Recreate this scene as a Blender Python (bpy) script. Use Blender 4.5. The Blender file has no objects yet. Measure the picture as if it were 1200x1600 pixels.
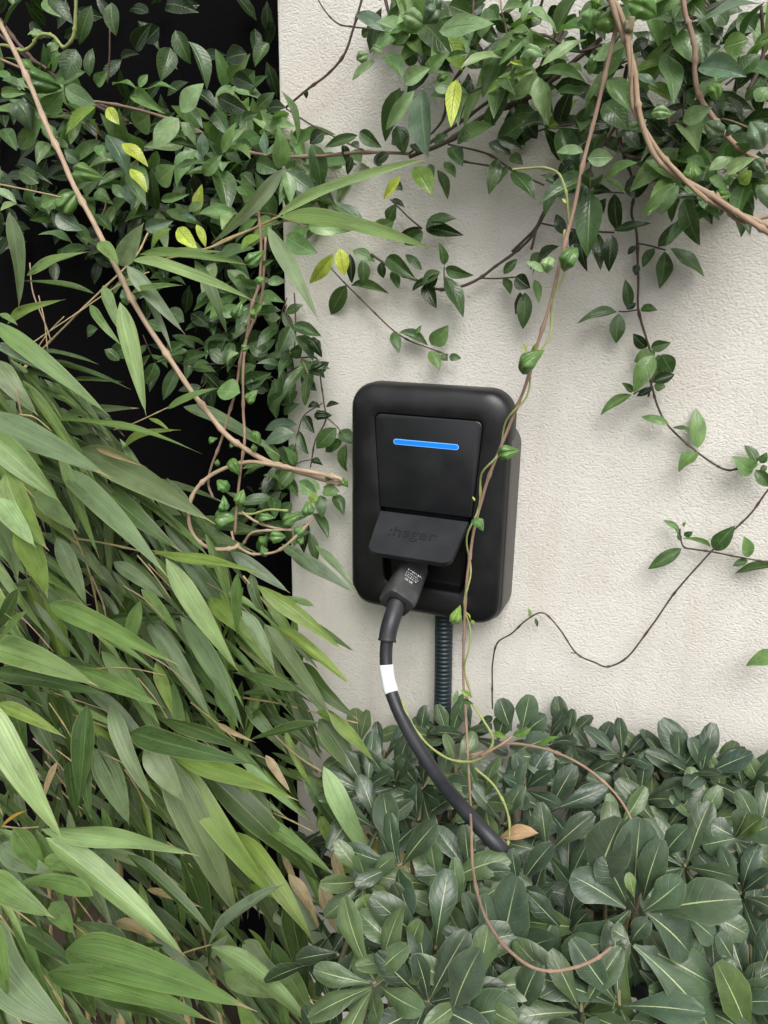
import bpy, bmesh, math, random
from mathutils import Vector, Matrix, noise
random.seed(7)
R = random.random
def U_(a, b): return random.uniform(a, b)

# ------------------------------------------------------------------ camera, world, sun, exposure
S = bpy.context.scene
COL = S.collection
FPX = 1165.0                                    # focal length in pixels of the 1200x1600 photograph
CAM = Vector((0.0, -1.095, 1.6))                # wall face is the plane y = 0, ground z = 0
ROT = Matrix(((0.92262416, -0.12102566, 0.36622049),
              (0.3855113, 0.25964659, -0.8854178),
              (0.01207037, 0.95809, 0.28621297)))
cam = bpy.data.cameras.new('camera')
cam.sensor_fit = 'VERTICAL'; cam.sensor_height = 24; cam.lens = 24 * FPX / 1600
cam.clip_start = 0.02; cam.clip_end = 500
camo = bpy.data.objects.new('camera', cam); COL.objects.link(camo)
camo.matrix_world = Matrix.Translation(CAM) @ ROT.to_4x4()
S.camera = camo

SUN_EL, SUN_AZ = 50, 148                        # degrees; azimuth clockwise from +Y (the wall faces -Y)
w = bpy.data.worlds.new('World'); S.world = w; w.use_nodes = True
nt = w.node_tree; nt.nodes.clear()
sky = nt.nodes.new('ShaderNodeTexSky'); sky.sky_type = 'NISHITA'; sky.sun_disc = False
sky.sun_elevation = math.radians(SUN_EL); sky.sun_rotation = math.radians(SUN_AZ)
sky.dust_density = 4; sky.air_density = 1.2
hs = nt.nodes.new('ShaderNodeHueSaturation'); hs.inputs['Saturation'].default_value = 0.22
bg = nt.nodes.new('ShaderNodeBackground'); bg.inputs['Strength'].default_value = 0.12
wo = nt.nodes.new('ShaderNodeOutputWorld')
nt.links.new(sky.outputs[0], hs.inputs['Color']); nt.links.new(hs.outputs[0], bg.inputs['Color'])
nt.links.new(bg.outputs[0], wo.inputs['Surface'])
sl = bpy.data.lights.new('sun', 'SUN'); sl.energy = 1.75; sl.angle = math.radians(42); sl.color = (1.0, 0.965, 0.91)
so = bpy.data.objects.new('sun', sl); COL.objects.link(so)
el, az = math.radians(SUN_EL), math.radians(SUN_AZ)
sdir = Vector((math.sin(az) * math.cos(el), math.cos(az) * math.cos(el), math.sin(el)))
so.rotation_euler = sdir.to_track_quat('Z', 'Y').to_euler()
so.location = (0, -3, 4)
S.view_settings.view_transform = 'Standard'; S.view_settings.look = 'None'
S.view_settings.gamma = 1; S.view_settings.use_curve_mapping = False
S.view_settings.exposure = 0.62
S.cycles.max_bounces = 8; S.cycles.use_denoising = True

# ------------------------------------------------------------------ helpers
def U(px, py, d):
    """world point d metres in front of the wall seen at a photograph pixel"""
    v = ROT @ Vector((px - 600, 800 - py, -FPX))
    return CAM + v * ((-d - CAM.y) / v.y)
WLOC = {}
def thing(name, label, cat, loc, group=None):
    o = bpy.data.objects.new(name, None); COL.objects.link(o)
    o.empty_display_size = 0.02
    o.location = loc; WLOC[o.name] = Vector(loc)
    o['label'] = label; o['category'] = cat
    if group: o['group'] = group
    return o
def put(name, me, parent=None, world=None, mat=None, color=None):
    o = bpy.data.objects.new(name, me); COL.objects.link(o)
    M = world if world is not None else Matrix.Identity(4)
    WLOC[o.name] = M.to_translation()
    if parent:
        o.parent = parent
        o.matrix_basis = Matrix.Translation(-WLOC[parent.name]) @ M
    else:
        o.matrix_basis = M
    if mat and not me.materials: me.materials.append(mat)
    if color: o.color = (*color, 1)
    return o
def mesh(name, V, F, uv=None, smooth=True):
    me = bpy.data.meshes.new(name); me.from_pydata([tuple(v) for v in V], [], F)
    if uv:
        l = me.uv_layers.new(name='UVMap')
        for lp in me.loops: l.data[lp.index].uv = uv[lp.vertex_index]
    if smooth: me.polygons.foreach_set('use_smooth', [True] * len(me.polygons))
    me.update(); return me
def bm_mesh(name, bm, smooth=False):
    me = bpy.data.meshes.new(name); bmesh.ops.recalc_face_normals(bm, faces=bm.faces)
    bm.to_mesh(me); bm.free()
    if smooth: me.polygons.foreach_set('use_smooth', [True] * len(me.polygons))
    return me
def spline(P, n=6):
    P = [Vector(p) for p in P]; out = []
    Q = [P[0] * 2 - P[1]] + P + [P[-1] * 2 - P[-2]]
    for i in range(1, len(Q) - 2):
        a, b, c, d = Q[i-1:i+3]
        for k in range(n):
            t = k / n
            out.append(0.5 * ((2*b) + (c-a)*t + (2*a-5*b+4*c-d)*t*t + (3*b-a-3*c+d)*t**3))
    out.append(P[-1]); return out
def tube(name, P, rad, n=8, rough=0.0, nodes=0, wob=0.0, cap=True):
    """tube mesh round a path; rad number or function(t)"""
    rf = rad if callable(rad) else (lambda t: rad)
    V, F, UV = [], [], []
    o0 = P[0]; up = Vector((0.13, 0.9, 0.3)); L = 0; s = random.uniform(0, 50)
    N = len(P)
    for i, p in enumerate(P):
        if i: L += (p - P[i-1]).length
        d = (P[min(i+1, N-1)] - P[max(i-1, 0)]).normalized()
        a = up - d * up.dot(d)
        if a.length < 1e-4: a = d.orthogonal()
        a.normalize(); b = d.cross(a); up = a
        r = rf(i / (N - 1))
        if rough: r *= 1 + rough * noise.noise(Vector((L * 60, s, 0)))
        if nodes and i % nodes == nodes - 1: r *= 1.55
        elif nodes and i % nodes == nodes // 2 and (i // nodes) % 3 == 1: r *= 1.25
        if wob: p = p + (a * noise.noise(Vector((L*25, s, 3))) + b * noise.noise(Vector((L*25, s, 9)))) * wob
        for k in range(n):
            t = 2 * math.pi * k / n
            V.append(p - o0 + (a * math.cos(t) + b * math.sin(t)) * r); UV.append((L * 10, k / n))
    for i in range(N - 1):
        for k in range(n):
            F.append((i*n + k, i*n + (k+1) % n, (i+1)*n + (k+1) % n, (i+1)*n + k))
    if cap:
        F.append(tuple(range(n))[::-1]); F.append(tuple((N-1)*n + k for k in range(n)))
    return mesh(name, V, F, UV), o0
def put_tube(name, P, rad, parent, mat, **k):
    me, o0 = tube(name, P, rad, **k)
    return put(name, me, parent, Matrix.Translation(o0), mat)

# ------------------------------------------------------------------ materials
def mat(name):
    m = bpy.data.materials.new(name); m.use_nodes = True
    t = m.node_tree; t.nodes.clear()
    o = t.nodes.new('ShaderNodeOutputMaterial'); b = t.nodes.new('ShaderNodeBsdfPrincipled')
    t.links.new(b.outputs[0], o.inputs[0]); return m, t, b, o
def N(t, typ, **k):
    n = t.nodes.new(typ)
    for a, v in k.items():
        if a in n.inputs: n.inputs[a].default_value = v
        else: setattr(n, a, v)
    return n
def math_(t, op, a, b=None, c=None, clamp=False):
    n = t.nodes.new('ShaderNodeMath'); n.operation = op; n.use_clamp = clamp
    for i, v in enumerate((a, b, c)):
        if v is None: continue
        if hasattr(v, 'default_value') or hasattr(v, 'links'): t.links.new(v, n.inputs[i])
        else: n.inputs[i].default_value = v
    return n.outputs[0]
def mix(t, fac, a, b, mode='MIX'):
    n = t.nodes.new('ShaderNodeMix'); n.data_type = 'RGBA'; n.blend_type = mode
    for s, v in ((0, fac), (6, a), (7, b)):
        if hasattr(v, 'links'): t.links.new(v, n.inputs[s])
        else: n.inputs[s].default_value = v if s == 0 else (*v, 1) if len(v) == 3 else v
    return n.outputs[2]
def ramp(t, fac, stops):
    n = t.nodes.new('ShaderNodeValToRGB'); e = n.color_ramp.elements
    while len(e) < len(stops): e.new(0.5)
    for i, (p, c) in enumerate(stops):
        e[i].position = p; e[i].color = (c, c, c, 1) if isinstance(c, (int, float)) else (*c, 1)
    t.links.new(fac, n.inputs[0]); return n.outputs[0]
def bump(t, h, strength, dist, normal=None):
    n = N(t, 'ShaderNodeBump', Strength=strength, Distance=dist)
    t.links.new(h, n.inputs['Height'])
    if normal: t.links.new(normal, n.inputs['Normal'])
    return n.outputs[0]
def simple(name, col, rough=0.5, bumps=0, bscale=300, spec=0.5, var=0.0, vscale=20):
    m, t, b, o = mat(name)
    b.inputs['Roughness'].default_value = rough; b.inputs['Specular IOR Level'].default_value = spec
    tc = N(t, 'ShaderNodeTexCoord')
    if var:
        n = N(t, 'ShaderNodeTexNoise', Scale=vscale, Detail=5); t.links.new(tc.outputs['Object'], n.inputs['Vector'])
        f = ramp(t, n.outputs[0], [(0.3, 1 - var), (0.7, 1 + var)])
        t.links.new(mix(t, 1.0, col, f, 'MULTIPLY'), b.inputs['Base Color'])
    else: b.inputs['Base Color'].default_value = (*col, 1)
    if bumps:
        n = N(t, 'ShaderNodeTexNoise', Scale=bscale, Detail=3); t.links.new(tc.outputs['Object'], n.inputs['Vector'])
        t.links.new(bump(t, n.outputs[0], bumps, 0.001), b.inputs['Normal'])
    return m

def leaf_mat(name, kind):
    m, t, b, o = mat(name)
    uv = N(t, 'ShaderNodeUVMap'); sx = N(t, 'ShaderNodeSeparateXYZ'); t.links.new(uv.outputs[0], sx.inputs[0])
    u, v = sx.outputs[0], sx.outputs[1]
    oi = N(t, 'ShaderNodeObjectInfo'); rnd = oi.outputs['Random']
    col = oi.outputs['Color']
    va = math_(t, 'ABSOLUTE', math_(t, 'SUBTRACT', v, 0.5))        # 0 at midrib, .5 at margin
    cx = N(t, 'ShaderNodeCombineXYZ')
    # offset the pattern per leaf
    t.links.new(math_(t, 'ADD', u, math_(t, 'MULTIPLY', rnd, 37.0)), cx.inputs[0]); t.links.new(v, cx.inputs[1])
    def nz(sx_, sy_, scale, det=3):
        mp = N(t, 'ShaderNodeMapping'); mp.inputs['Scale'].default_value = (sx_, sy_, 1)
        t.links.new(cx.outputs[0], mp.inputs[0])
        n = N(t, 'ShaderNodeTexNoise', Scale=scale, Detail=det); t.links.new(mp.outputs[0], n.inputs['Vector'])
        return n.outputs[0]
    geo = N(t, 'ShaderNodeNewGeometry')
    blotch = nz(4, 2, 1.0, 4)
    c = mix(t, 1.0, col, ramp(t, blotch, [(0.25, 0.72), (0.75, 1.3)]), 'MULTIPLY')
    if kind == 'bamboo':
        st = nz(0.6, 38, 1.0, 4)
        c = mix(t, 1.0, c, ramp(t, st, [(0.3, 0.62), (0.7, 1.35)]), 'MULTIPLY')
        midr = ramp(t, va, [(0.0, 1.0), (0.03, 0.0)])
        c = mix(t, math_(t, 'MULTIPLY', midr, 0.55), c, (0.27, 0.33, 0.13))
        edge = ramp(t, va, [(0.45, 0.0), (0.5, 0.6)])
        c = mix(t, edge, c, (0.30, 0.34, 0.13))
        tn = math_(t, 'ADD', u, math_(t, 'MULTIPLY', math_(t, 'SUBTRACT', nz(1, 6, 1.2), 0.5), 0.12))
        tip = ramp(t, tn, [(0.90, 0.0), (0.95, 1.0)])
        c = mix(t, math_(t, 'MULTIPLY', tip, math_(t, 'GREATER_THAN', rnd, 0.35)), c, (0.42, 0.34, 0.2))
        spot = ramp(t, nz(16, 6, 1.5, 2), [(0.70, 0.0), (0.76, 1.0)])
        c = mix(t, math_(t, 'MULTIPLY', spot, 0.35), c, (0.25, 0.2, 0.08))
        h = math_(t, 'ADD', math_(t, 'MULTIPLY', nz(0.4, 40, 1.0, 2), 1.0), math_(t, 'MULTIPLY', ramp(t, va, [(0.0, 0.0), (0.05, 1.0)]), 0.5))
        rough, trans, bs = 0.27, 0.28, 0.55
        back = (1.15, 1.12, 1.25)
    elif kind == 'jasmine' or kind == 'yellow' or kind == 'curled':
        side = math_(t, 'SINE', math_(t, 'MULTIPLY', math_(t, 'SUBTRACT', u, math_(t, 'MULTIPLY', va, 0.5)), 58.0))
        side = ramp(t, side, [(0.8, 0.0), (1.0, 1.0)])
        midr = ramp(t, va, [(0.0, 1.0), (0.045, 0.0)])
        vein = math_(t, 'MAXIMUM', midr, math_(t, 'MULTIPLY', side, 0.7))
        if kind == 'yellow':
            c = mix(t, math_(t, 'MULTIPLY', vein, 0.8), c, (0.10, 0.16, 0.03))
        else:
            c = mix(t, math_(t, 'MULTIPLY', midr, 0.55), c, (0.22, 0.32, 0.12))
            c = mix(t, math_(t, 'MULTIPLY', side, 0.16), c, (0.13, 0.22, 0.08))
        edge = ramp(t, va, [(0.46, 0.0), (0.5, 0.35)])
        c = mix(t, edge, c, (0.18, 0.25, 0.09))
        h = math_(t, 'ADD', math_(t, 'MULTIPLY', math_(t, 'SUBTRACT', 1.0, vein), 1.0), math_(t, 'MULTIPLY', nz(6, 4, 1.5, 2), 0.9))
        rough, trans, bs = 0.22, 0.16, 0.4
        back = (1.35, 1.3, 1.4)
    else:
        midw = math_(t, 'MULTIPLY', math_(t, 'SUBTRACT', 1.05, u), 0.036)
        midr = math_(t, 'LESS_THAN', va, midw)
        side = math_(t, 'SINE', math_(t, 'MULTIPLY', math_(t, 'SUBTRACT', u, math_(t, 'MULTIPLY', va, 0.42)), 48.0))
        side = ramp(t, side, [(0.85, 0.0), (1.0, 1.0)])
        c = mix(t, math_(t, 'MULTIPLY', side, 0.06), c, (0.18, 0.25, 0.12))
        c = mix(t, math_(t, 'MULTIPLY', midr, 0.85), c, (0.40, 0.47, 0.24))
        spot = ramp(t, nz(11, 7, 2.0, 3), [(0.62, 0.0), (0.72, 1.0)])
        c = mix(t, math_(t, 'MULTIPLY', spot, 0.16), c, (0.3, 0.33, 0.27))
        edge = ramp(t, va, [(0.465, 0.0), (0.5, 0.4)])
        c = mix(t, edge, c, (0.2, 0.26, 0.12))
        h = math_(t, 'ADD', math_(t, 'MULTIPLY', math_(t, 'SUBTRACT', 1.0, side), 0.5), math_(t, 'MULTIPLY', nz(4, 3, 1.2, 2), 1.0))
        rough, trans, bs = 0.33, 0.08, 0.35
        back = (1.5, 1.45, 1.5)
    c = mix(t, geo.outputs['Backfacing'], c, mix(t, 1.0, c, back, 'MULTIPLY'))
    t.links.new(c, b.inputs['Base Color'])
    rg = math_(t, 'ADD', math_(t, 'MULTIPLY', blotch, 0.25), rough - 0.1)
    rg = math_(t, 'ADD', rg, math_(t, 'MULTIPLY', geo.outputs['Backfacing'], 0.2))
    t.links.new(rg, b.inputs['Roughness'])
    b.inputs['Specular IOR Level'].default_value = 0.5
    t.links.new(bump(t, h, bs, 0.0012), b.inputs['Normal'])
    tr = N(t, 'ShaderNodeBsdfTranslucent')
    t.links.new(mix(t, 1.0, c, (1.6, 1.9, 0.7), 'MULTIPLY'), tr.inputs['Color'])
    ms = N(t, 'ShaderNodeMixShader'); ms.inputs[0].default_value = trans
    t.links.new(b.outputs[0], ms.inputs[1]); t.links.new(tr.outputs[0], ms.inputs[2])
    t.links.new(ms.outputs[0], o.inputs[0])
    return m
M_BAM = leaf_mat('bamboo_leaf', 'bamboo')
M_JAS = leaf_mat('jasmine_leaf', 'jasmine')
M_YEL = leaf_mat('jasmine_leaf_yellowing', 'yellow')
M_PIT = leaf_mat('pittosporum_leaf', 'pit')

def bark(name, c1, c2, scale=30):
    m, t, b, o = mat(name); b.inputs['Roughness'].default_value = 0.6
    uv = N(t, 'ShaderNodeUVMap'); mp = N(t, 'ShaderNodeMapping'); mp.inputs['Scale'].default_value = (1.2, 5, 1)
    t.links.new(uv.outputs[0], mp.inputs[0])
    n = N(t, 'ShaderNodeTexNoise', Scale=4, Detail=6); t.links.new(mp.outputs[0], n.inputs['Vector'])
    t.links.new(mix(t, ramp(t, n.outputs[0], [(0.35, 0.0), (0.65, 1.0)]), c1, c2), b.inputs['Base Color'])
    n2 = N(t, 'ShaderNodeTexNoise', Scale=14, Detail=4); t.links.new(mp.outputs[0], n2.inputs['Vector'])
    t.links.new(bump(t, n2.outputs[0], 0.6, 0.001), b.inputs['Normal'])
    return m
M_BARK = bark('liana_bark', (0.25, 0.165, 0.10), (0.42, 0.31, 0.21))
M_PINK = bark('reddish_vine_bark', (0.22, 0.135, 0.095), (0.36, 0.25, 0.18))
M_TAN = bark('tan_liana_bark', (0.30, 0.21, 0.14), (0.47, 0.36, 0.25))
M_DARK = bark('dark_vine_bark', (0.055, 0.035, 0.028), (0.11, 0.07, 0.055))
M_GRN = bark('young_green_stem', (0.25, 0.30, 0.09), (0.33, 0.36, 0.14))
M_STRAW = bark('bamboo_twig', (0.42, 0.34, 0.17), (0.33, 0.24, 0.13))
M_TWIG = bark('shrub_twig', (0.16, 0.13, 0.08), (0.24, 0.22, 0.12))

# rough cream render
m, t, b, o = mat('cream_render'); M_WALL = m
tc = N(t, 'ShaderNodeTexCoord')
mp = N(t, 'ShaderNodeMapping'); mp.inputs['Rotation'].default_value = (0, math.radians(22), 0); mp.inputs['Scale'].default_value = (0.85, 1, 1.2)
t.links.new(tc.outputs['Object'], mp.inputs[0])
wn = N(t, 'ShaderNodeTexNoise', Scale=60, Detail=2); t.links.new(mp.outputs[0], wn.inputs['Vector'])
wv = mix(t, 0.006, mp.outputs[0], wn.outputs['Color'])
n1 = N(t, 'ShaderNodeTexNoise', Scale=290, Detail=5, Roughness=0.6); t.links.new(wv, n1.inputs['Vector'])
n2 = N(t, 'ShaderNodeTexNoise', Scale=7, Detail=5); t.links.new(tc.outputs['Object'], n2.inputs['Vector'])
n3 = N(t, 'ShaderNodeTexNoise', Scale=620, Detail=2); t.links.new(wv, n3.inputs['Vector'])
vo = N(t, 'ShaderNodeTexVoronoi', Scale=270); t.links.new(wv, vo.inputs['Vector'])
hgt = math_(t, 'ADD', ramp(t, n1.outputs[0], [(0.34, 0.0), (0.52, 0.75), (0.72, 1.0)]), math_(t, 'MULTIPLY', n3.outputs[0], 0.3))
hgt = math_(t, 'SUBTRACT', hgt, math_(t, 'MULTIPLY', vo.outputs['Distance'], 0.35))
t.links.new(bump(t, hgt, 0.6, 0.0014), b.inputs['Normal'])
c = mix(t, ramp(t, n2.outputs[0], [(0.35, 0.0), (0.7, 1.0)]), (0.68, 0.65, 0.60), (0.76, 0.735, 0.69))
st_ = N(t, 'ShaderNodeMapping'); st_.inputs['Scale'].default_value = (14, 1, 1.6); t.links.new(tc.outputs['Object'], st_.inputs[0])
n4 = N(t, 'ShaderNodeTexNoise', Scale=1.3, Detail=6); t.links.new(st_.outputs[0], n4.inputs['Vector'])
c = mix(t, ramp(t, n4.outputs[0], [(0.52, 0.0), (0.75, 0.4)]), c, (0.55, 0.50, 0.42))
n5 = N(t, 'ShaderNodeTexNoise', Scale=2.3, Detail=4); t.links.new(tc.outputs['Object'], n5.inputs['Vector'])
c = mix(t, ramp(t, n5.outputs[0], [(0.60, 0.0), (0.72, 0.35)]), c, (0.68, 0.56, 0.46))
c = mix(t, ramp(t, n1.outputs[0], [(0.28, 0.35), (0.45, 0.0)]), c, (0.40, 0.36, 0.30))
t.links.new(c, b.inputs['Base Color']); b.inputs['Roughness'].default_value = 0.92
b.inputs['Specular IOR Level'].default_value = 0.2

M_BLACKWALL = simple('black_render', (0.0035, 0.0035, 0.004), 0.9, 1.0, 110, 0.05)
M_SOIL = simple('soil', (0.05, 0.038, 0.026), 0.95, 1.0, 60, 0.2, 0.3)
M_BOX = simple('matt_black_plastic', (0.0065, 0.0069, 0.0085), 0.36, 0.1, 1800, 0.5, 0.12, 12)
M_BACK = simple('wall_lit_back_housing', (0.085, 0.082, 0.077), 0.55, 0.15, 900, 0.5)  # grey raised to carry light bounced off the wall
M_PANEL = simple('satin_charcoal_panel', (0.0085, 0.0095, 0.012), 0.34, 0.06, 1500, 0.5, 0.06, 9)
M_LID = simple('dusty_charcoal_lid', (0.0095, 0.011, 0.0138), 0.48, 0.1, 1200, 0.5, 0.1, 15)
M_CAV = simple('cavity_shade_black', (0.003, 0.003, 0.0035), 0.4, spec=0.35)  # box plastic darkened: the shade inside the recess is in the colour
M_PLUG = simple('scuffed_rubber', (0.035, 0.036, 0.038), 0.55, 0.3, 500, 0.5, 0.35, 60)
M_CABLE = simple('cable_sheath', (0.017, 0.018, 0.024), 0.42, 0.2, 400, 0.5, 0.2, 40)
M_TAPE = simple('white_tape', (0.72, 0.76, 0.80), 0.55, 0.2, 200, 0.4, 0.04, 60)
M_CON = simple('blue_black_conduit', (0.010, 0.020, 0.026), 0.42, 0.1, 500, 0.5, 0.1, 30)
M_TEXT = simple('gloss_black_lettering', (0.0065, 0.0073, 0.009), 0.45)
def dusty(m, amt):
    t = m.node_tree; b = next(n for n in t.nodes if n.type == 'BSDF_PRINCIPLED')
    tc = N(t, 'ShaderNodeTexCoord'); n = N(t, 'ShaderNodeTexNoise', Scale=900, Detail=2); t.links.new(tc.outputs['Object'], n.inputs['Vector'])
    n2 = N(t, 'ShaderNodeTexNoise', Scale=22, Detail=6); t.links.new(tc.outputs['Object'], n2.inputs['Vector'])
    f = math_(t, 'MULTIPLY', ramp(t, n.outputs[0], [(0.55, 0.15), (0.72, 1.0)]), ramp(t, n2.outputs[0], [(0.42, 0.0), (0.7, amt)]))
    src = b.inputs['Base Color'].links[0].from_socket
    t.links.new(mix(t, f, src, (0.16, 0.15, 0.13)), b.inputs['Base Color'])
    t.links.new(ramp(t, n2.outputs[0], [(0.3, b.inputs['Roughness'].default_value - .05), (0.75, b.inputs['Roughness'].default_value + .15)]), b.inputs['Roughness'])
for m_, a_ in ((M_BOX, .16), (M_PANEL, .10), (M_LID, .14), (M_PLUG, .4), (M_CABLE, .3), (M_CON, .3)): dusty(m_, a_)
M_WHITE = simple('white_print', (0.85, 0.86, 0.87), 0.6)
m, t, b, o = mat('blue_status_light'); M_LED = m
b.inputs['Base Color'].default_value = (0.0, 0.08, 0.5, 1)
b.inputs['Emission Color'].default_value = (0.0, 0.12, 0.80, 1); b.inputs['Emission Strength'].default_value = 1.0
m, t, b, o = mat('light_rim'); M_LEDR = m
b.inputs['Base Color'].default_value = (0.1, 0.2, 0.4, 1)
b.inputs['Emission Color'].default_value = (0.25, 0.55, 1.0, 1); b.inputs['Emission Strength'].default_value = 0.5

# ------------------------------------------------------------------ the large structure
def box_bm(bm, x0, x1, y0, y1, z0, z1, bev=0):
    r = bmesh.ops.create_cube(bm, size=1)['verts']
    for v in r: v.co = Vector(((x0+x1)/2 + v.co.x*(x1-x0), (y0+y1)/2 + v.co.y*(y1-y0), (z0+z1)/2 + v.co.z*(z1-z0)))
    if bev:
        es = list({e for v in r for e in v.link_edges})
        bmesh.ops.bevel(bm, geom=es, offset=bev, segments=3, affect='EDGES')
# soil ground reaching far
bm = bmesh.new(); bmesh.ops.create_grid(bm, x_segments=40, y_segments=40, size=60)
for v in bm.verts:
    if abs(v.co.x) < 6: v.co.z += 0.015 * noise.noise(v.co * 2)
g = put('ground', bm_mesh('ground', bm), None, None, M_SOIL); g['kind'] = 'structure'
XE = U(452, 800, 0).x                             # corner of the cream wall beside the dark recess
bm = bmesh.new(); box_bm(bm, XE, 6.0, 0.0, 0.30, -0.1, 3.4, 0.004)
wl = put('rendered_wall', bm_mesh('rendered_wall', bm, False), None, None, M_WALL)
wl['label'] = 'cream rough-rendered garden wall carrying the black charging box'; wl['category'] = 'wall'
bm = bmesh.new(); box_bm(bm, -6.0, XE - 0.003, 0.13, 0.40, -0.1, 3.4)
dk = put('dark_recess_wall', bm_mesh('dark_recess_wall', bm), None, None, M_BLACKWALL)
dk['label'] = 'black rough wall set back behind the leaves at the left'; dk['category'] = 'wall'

# ------------------------------------------------------------------ wall charger
BX0, BX1, BZ0, BZ1 = -0.4845, -0.2345, 1.104, 1.4657
BCX, BCZ = (BX0+BX1)/2, (BZ0+BZ1)/2
ch = thing('wall_charger', 'black wall-mounted charging box with blue light bar and open lower flap', 'charger', (BCX, 0, BCZ))
def rrect(x0, x1, z0, z1, r, n=8, taper=0.0):
    """rounded rectangle outline, counter-clockwise seen from -Y; taper narrows the bottom each side"""
    P = []
    for cx, cz, a0 in ((x1 - r, z1 - r, 0), (x0 + r, z1 - r, 90), (x0 + r, z0 + r, 180), (x1 - r, z0 + r, 270)):
        for k in range(n + 1):
            a = math.radians(a0 + 90 * k / n)
            x, z = cx + r * math.cos(a), cz + r * math.sin(a)
            f = (z1 - z) / (z1 - z0)
            mx = (x0 + x1) / 2
            x = mx + (x - mx) * (1 - taper * f / ((x1 - x0) / 2))
            P.append((x, z))
    return P
def loft(name, rings, parent, material, org=(0, 0, 0), caps=(True, True), smooth=True, auto=None):
    """rings = [(outline, y)]"""
    bm = bmesh.new(); rows = []
    for P, y in rings:
        rows.append([bm.verts.new((x - org[0], y - org[1], z - org[2])) for x, z in P])
    n = len(rows[0])
    for a, b_ in zip(rows, rows[1:]):
        for k in range(n):
            bm.faces.new((a[k], a[(k+1) % n], b_[(k+1) % n], b_[k]))
    if caps[0]: bm.faces.new(rows[0][::-1])
    if caps[1]: bm.faces.new(rows[-1])
    me = bm_mesh(name, bm, smooth)
    if smooth:
        me.set_sharp_from_angle(angle=math.radians(42))
    return put(name, me, parent, Matrix.Translation(Vector(org)), material)
YE, YF = -0.055, -0.074                            # side edge plane, front face plane
def ins(d, y): return (rrect(BX0 + d, BX1 - d, BZ0 + d, BZ1 - d, max(0.038 - d * 0.55, 0.012)), y)
# panel opening (tapered downwards)
pTL, pTR = U(584.5, 644, -YF), U(756, 658, -YF)
pB = U(660, 919, -YF)
PX0, PX1, PZ1, PZ0 = pTL.x, pTR.x, (pTL.z + pTR.z) / 2, pB.z
PT = 0.0195
def pan(d, y, z0=None, tr=None):
    return (rrect(PX0 + d, PX1 - d, PZ0 + d, PZ1 - d, 0.0125 - d * 0.5, taper=PT), y)
rings = [ins(0.004, -0.028), ins(0.0, -0.031), ins(0.0, YE + 0.0015), ins(0.0006, YE)]
for a in (12, 24, 36, 48, 60, 72, 82, 90):
    rr = math.radians(a)
    rings.append(ins(0.0006 + 0.030 * (1 - math.cos(rr)), YE - (YE - YF) * math.sin(rr)))
rings += [pan(-0.0015, YF), pan(-0.0006, YF + 0.0006), pan(0, YF + 0.002), pan(0.0006, YF + 0.004)]
loft('front_shell', rings, ch, M_BOX, (BCX, 0, BCZ), caps=(True, False))
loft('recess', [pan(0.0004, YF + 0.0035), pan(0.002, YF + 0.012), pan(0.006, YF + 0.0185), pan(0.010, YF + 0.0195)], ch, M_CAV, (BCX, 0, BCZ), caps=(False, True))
# rear housing, begins lower than the shell
zt = BZ1 - 0.052
rh = lambda d, y: (rrect(BX0 + 0.001 + d, BX1 + 0.0030 - d, BZ0 + 0.0035 + d, zt - d, 0.034), y)
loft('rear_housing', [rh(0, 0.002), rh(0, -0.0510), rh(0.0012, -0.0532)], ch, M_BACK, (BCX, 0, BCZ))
rh2 = lambda d, y: (rrect(BX0 + 0.012 + d, BX1 - 0.012 - d, BZ0 + 0.03 + d, BZ1 - 0.006 - d, 0.03), y)
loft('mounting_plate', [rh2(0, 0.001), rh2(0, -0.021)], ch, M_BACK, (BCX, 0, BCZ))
# upper panel
hL, hR = U(594, 797, -YF), U(733, 811, -YF)
HZ = (hL.z + hR.z) / 2                              # hinge height
def sub_outline(zlo, zhi, d, rt, rb, n=8):
    """rounded outline inside the tapered opening between two heights"""
    def half(z):
        f = (PZ1 - z) / (PZ1 - PZ0); return (PX1 - PX0) / 2 - PT * f - d
    mx = (PX0 + PX1) / 2; P = []
    z1, z0 = zhi - d, zlo
    for sx, zc, r, a0 in ((1, z1 - rt, rt, 0), (-1, z1 - rt, rt, 90), (-1, z0 + rb, rb, 180), (1, z0 + rb, rb, 270)):
        for k in range(n + 1):
            a = math.radians(a0 + 90 * k / n)
            z = zc + r * math.sin(a)
            P.append((mx + sx * (half(z) - r) + r * math.cos(a), z))
    return P
UP = lambda d, y: (sub_outline(HZ + 0.004 + d, PZ1, 0.0012 + d, 0.011, 0.0015), y)
loft('front_panel', [UP(0, YF + 0.012), UP(0, YF + 0.0008), UP(0.0005, YF + 0.0001), UP(0.0012, YF - 0.0003)], ch, M_PANEL, (BCX, 0, BCZ))
# status light
a, b_ = U(615, 690, -YF), U(717, 698.5, -YF)
zc = (a.z + b_.z) / 2; yl = YF - 0.0004
loft('status_light', [(rrect(a.x, b_.x, zc - 0.0042, zc + 0.0042, 0.0041), yl + 0.002), (rrect(a.x, b_.x, zc - 0.0042, zc + 0.0042, 0.0041), yl - 0.0003)], ch, M_LEDR, (BCX, 0, BCZ), smooth=False)
loft('light_diffuser', [(rrect(a.x + 0.001, b_.x - 0.001, zc - 0.0033, zc + 0.0033, 0.0032), yl + 0.001), (rrect(a.x + 0.001, b_.x - 0.001, zc - 0.0033, zc + 0.0033, 0.0032), yl - 0.0008)], ch, M_LED, (BCX, 0, BCZ), smooth=False)
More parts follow.
